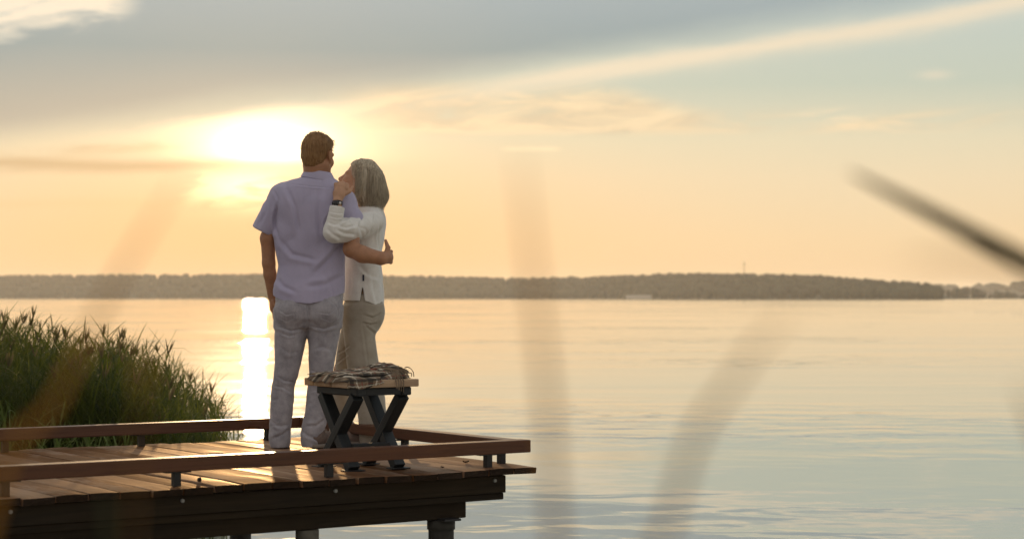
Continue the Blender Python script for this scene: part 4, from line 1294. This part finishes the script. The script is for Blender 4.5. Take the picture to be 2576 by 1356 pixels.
    for i in range(420):
        a = r.uniform(-1.9, 1.9); v0 = r.uniform(406, 480); vend = r.uniform(480, 532); off = r.uniform(1.02, 1.13); pts = []
        for k in range(7):
            v = v0 + (vend - v0) * k / 6; aa = a + 0.10 * math.sin(k * .9 + i)
            cl, cr, yy = np.interp(v, rows_v, L_), np.interp(v, rows_v, R_), np.interp(v, rows_v, Yh)
            o_ = 1.0 + (off - 1.0) * (k / 6) ** 0.8
            pts.append(q((cl + cr) / 2 + (cr - cl) / 2 * math.cos(aa) * o_, v, -.01 + yy * math.sin(aa) * o_))
        fly.append(pts)
    strands('loose_hair', fly, .0009, M['hair_w'], ho)
    # --- shirt
    lo, hi = P(800, 785, D), P(985, 500, D)
    F = Field((lo[0], D - .53, lo[2]), (hi[0], D + .32, hi[2] + .02), 0.004)
    def hem(X, Y_, Z):
        u = 1288 + X / Y_ * FPX
        v = HZ - (Z - ZC) / Y_ * FPX
        vh = np.interp(u.ravel(), [850, 905, 912, 918, 940, 962, 970], [756, 757, 720, 757, 765, 776, 777]).reshape(u.shape)
        return (v - vh) * s
    F.loft([(508, 916, 955, .055), (518, 906, 962, .085), (530, 896, 966, .14), (545, 888, 969, .175), (565, 880, 970, .185), (590, 874, 968, .180), (628, 870, 961, .168), (660, 868, 960, .165), (690, 866, 962, .17),
            (720, 865, 964, .178), (745, 864, 966, .185), (785, 864, 966, .185)], D, .015, 2.3, hem)
    # near sleeve: upper arm, elbow, rolled cuff
    F.cone(q(940, 558, -.15), q(870, 578, Dh + .04), .062, .064, .03)
    F.cone(q(900, 572, -.22), q(842, 584, Dh), .070, .060, .03)
    F.cone(q(838, 586, Dh), q(847, 534, Dh), .052, .043, .02, cut=1.0)
    F.cone(q(846, 542, Dh), q(849, 520, Dh + .005), .045, .045, .002, cut=1.0)
    F.cone(q(915, 560, .15), q(874, 610, .22), .058, .050, .03)
    F.cone(q(874, 610, .22), q(846, 594, .21), .050, .042, .02, cut=1.0)
    cre = [([(944, 535), (938, 565), (930, 590)], 3.5, 2.6), ([(852, 560), (868, 552), (880, 545)], 4, 4.0), ([(850, 568), (872, 572), (895, 566)], 4.5, 3.4), ([(848, 578), (868, 588), (895, 590)], 5, 3.0),
           ([(826, 560), (842, 566), (862, 562)], 4, 2.4), ([(822, 575), (838, 590), (858, 602)], 5, 2.2), ([(912, 545), (905, 570), (912, 600)], 5, 2.2), ([(958, 560), (952, 600), (958, 630)], 3.5, 1.8),
           ([(900, 665), (925, 690), (955, 700)], 6, 2.4), ([(878, 670), (884, 710), (880, 745)], 6, 2.2), ([(935, 680), (940, 725), (950, 765)], 6, 2.2), ([(828, 533), (846, 537), (866, 537)], 2.2, 1.6), ([(830, 545), (846, 549), (864, 548)], 2.2, 1.6)]
    sh = F.build('shirt', M['shirt_w'], root, cre, D, 0.009, (11, 11, 9), 0.004)
    G = Field(q(935, 520) - np.array([.13, .13, .06]), q(935, 520) + np.array([.13, .13, .06]), 0.0035)
    def cut_c(X, Y_, Z):
        u = 1288 + X / D * FPX; v = HZ - (Z - ZC) / D * FPX
        return np.maximum((506 + (u - 903) * .08) - v, v - (528 + (u - 903) * .03)) * s
    G.loft([(500, 902, 955, .066), (512, 902, 960, .072), (530, 898, 966, .085)], D, .0, 2.2, cut_c)
    G.build('collar', M['shirt_w'], sh)
    tg = q(914, 699, -.178)
    bar('side_label', tg + np.array([0, 0, .018]), tg - np.array([0, 0, .018]), .010, .003, M['label'], sh, .0005, up=(0, 1, 0))
    # --- wristwatch
    c = q(848.5, 512, Dh + .022); ax = unit(q(849, 506, Dh + .03) - q(846, 545, Dh - .01))
    def ringmesh(name, c, ax, r0, r1, hgt, mat, par, n=28):
        e = unit(np.cross(ax, [0, 1, 0])); g = np.cross(ax, e)
        v, f = [], []
        for k in range(n):
            a = 2 * math.pi * k / n; dd = e * math.cos(a) + g * math.sin(a) * .9
            for rr_, hh in ((r0, -hgt), (r1, -hgt), (r1, hgt), (r0, hgt)): v.append(c + dd * rr_ + ax * hh)
        for k in range(n):
            for a in range(4):
                f.append((k * 4 + a, ((k + 1) % n) * 4 + a, ((k + 1) % n) * 4 + (a + 1) % 4, k * 4 + (a + 1) % 4))
        o = link(name, np_mesh(name, np.array(v), f), mat, None, True); attach(o, par); return o
    wt_ = ringmesh('watch_strap', c, ax, .0255, .0300, .0085, M['black'], root)
    e = unit(np.cross(ax, [0, 1, 0])) * -1
    fc = c + np.array([-.006, -.0285, 0])
    G = Field(fc - .04, fc + .04, .002)
    G.cone(fc, fc + np.array([0, -.006, 0]), .0175, .0165, .002)
    G.build('watch_case', M['black'], wt_)
    cl = c + np.array([.017, -.024, 0])
    G = Field(cl - .03, cl + .03, .002); G.ell(cl, (.008, .004, .009), None, .002); G.build('watch_clasp', M['steel'], wt_)
    # --- trousers
    lo, hi = P(808, 1113, D), P(992, 738, D)
    F = Field((lo[0], D - .26, DECK + .012), (hi[0], D + .30, hi[2]), 0.005)
    F.loft([(740, 868, 963, .165), (775, 866, 964, .172), (800, 866, 958, .165), (822, 868, 948, .13)], D, .02, 2.4)
    F.loft([(770, 866, 962, .10, -.07), (784, 865, 963, .10, -.07), (818, 866, 951, .10, -.075), (848, 869, 947, .095, -.08), (873, 872, 950, .09, -.08), (911, 876, 955, .088, -.08), (932, 879, 959, .086, -.08),
            (1000, 895, 971, .084, -.08), (1050, 904, 976, .084, -.08), (1099, 907, 979, .086, -.08), (1110, 909, 977, .084, -.08)], D, .03, 2.2)
    F.loft([(770, 874, 950, .09, .08), (790, 866, 942, .09, .08), (818, 857, 930, .09, .085), (890, 843, 892, .080, .12), (932, 837, 884, .078, .13), (1000, 828, 882, .08, .13), (1058, 823, 883, .08, .13), (1099, 822, 883, .08, .13), (1106, 824, 880, .08, .13)], D, .012, 2.2)
    F.ell(q(938, 795, -.05), (.058, .075, .075), None, .05)
    F.ell(q(940, 795, .07), (.052, .07, .075), None, .05)
    cre = [([(958, 790), (938, 800), (915, 792)], 4, 2.6), ([(950, 812), (934, 818), (912, 812)], 4, 2.8), ([(946, 842), (932, 830), (918, 818)], 4, 2.6), ([(912, 815), (924, 900), (942, 1010)], 4, 1.5), ([(912, 1080), (940, 1090), (972, 1080)], 5, 2.0), ([(850, 890), (866, 880), (880, 868)], 3, 2.4), ([(846, 915), (862, 902), (876, 892)], 3, 2.0)]
    F.build('trousers', M['trousers'], root, cre, D, 0.006, (9, 9, 6), 0.001)
    shoe('shoe', q(949, 1113, -.08) * np.array([1, 1, 0]) + np.array([0, 0, DECK + .002]), (-1, .15), .235, M['shoe'], M['sole'], root, .085)
    shoe('shoe', q(872, 1113, .13) * np.array([1, 1, 0]) + np.array([0, 0, DECK + .002]), (-1, .35), .235, M['shoe'], M['sole'], root, .085)
woman()

# ------------------------------------------------------------------ haze over the lake
def haze():
    x0, x1, y0, y1, z0, z1 = -3600, 3600, -400, 7200, -1.6, 46.0
    v = [(x, y, z) for x in (x0, x1) for y in (y0, y1) for z in (z0, z1)]
    f = [(0, 1, 3, 2), (4, 6, 7, 5), (0, 4, 5, 1), (2, 3, 7, 6), (0, 2, 6, 4), (1, 5, 7, 3)]
    m, n, out = new_mat('haze_air')
    pv_ = n.node('ShaderNodeVolumePrincipled')
    pv_.inputs['Color'].default_value = (0.92, 0.90, 0.86, 1)
    pv_.inputs['Density'].default_value = 0.000115
    pv_.inputs['Anisotropy'].default_value = 0.38
    n.t.links.new(pv_.outputs[0], out.inputs['Volume'])
    o = link('haze', np_mesh('haze', v, f), m)
    tag(o, 'thin warm haze over the lake', None, None, 'stuff')
haze()
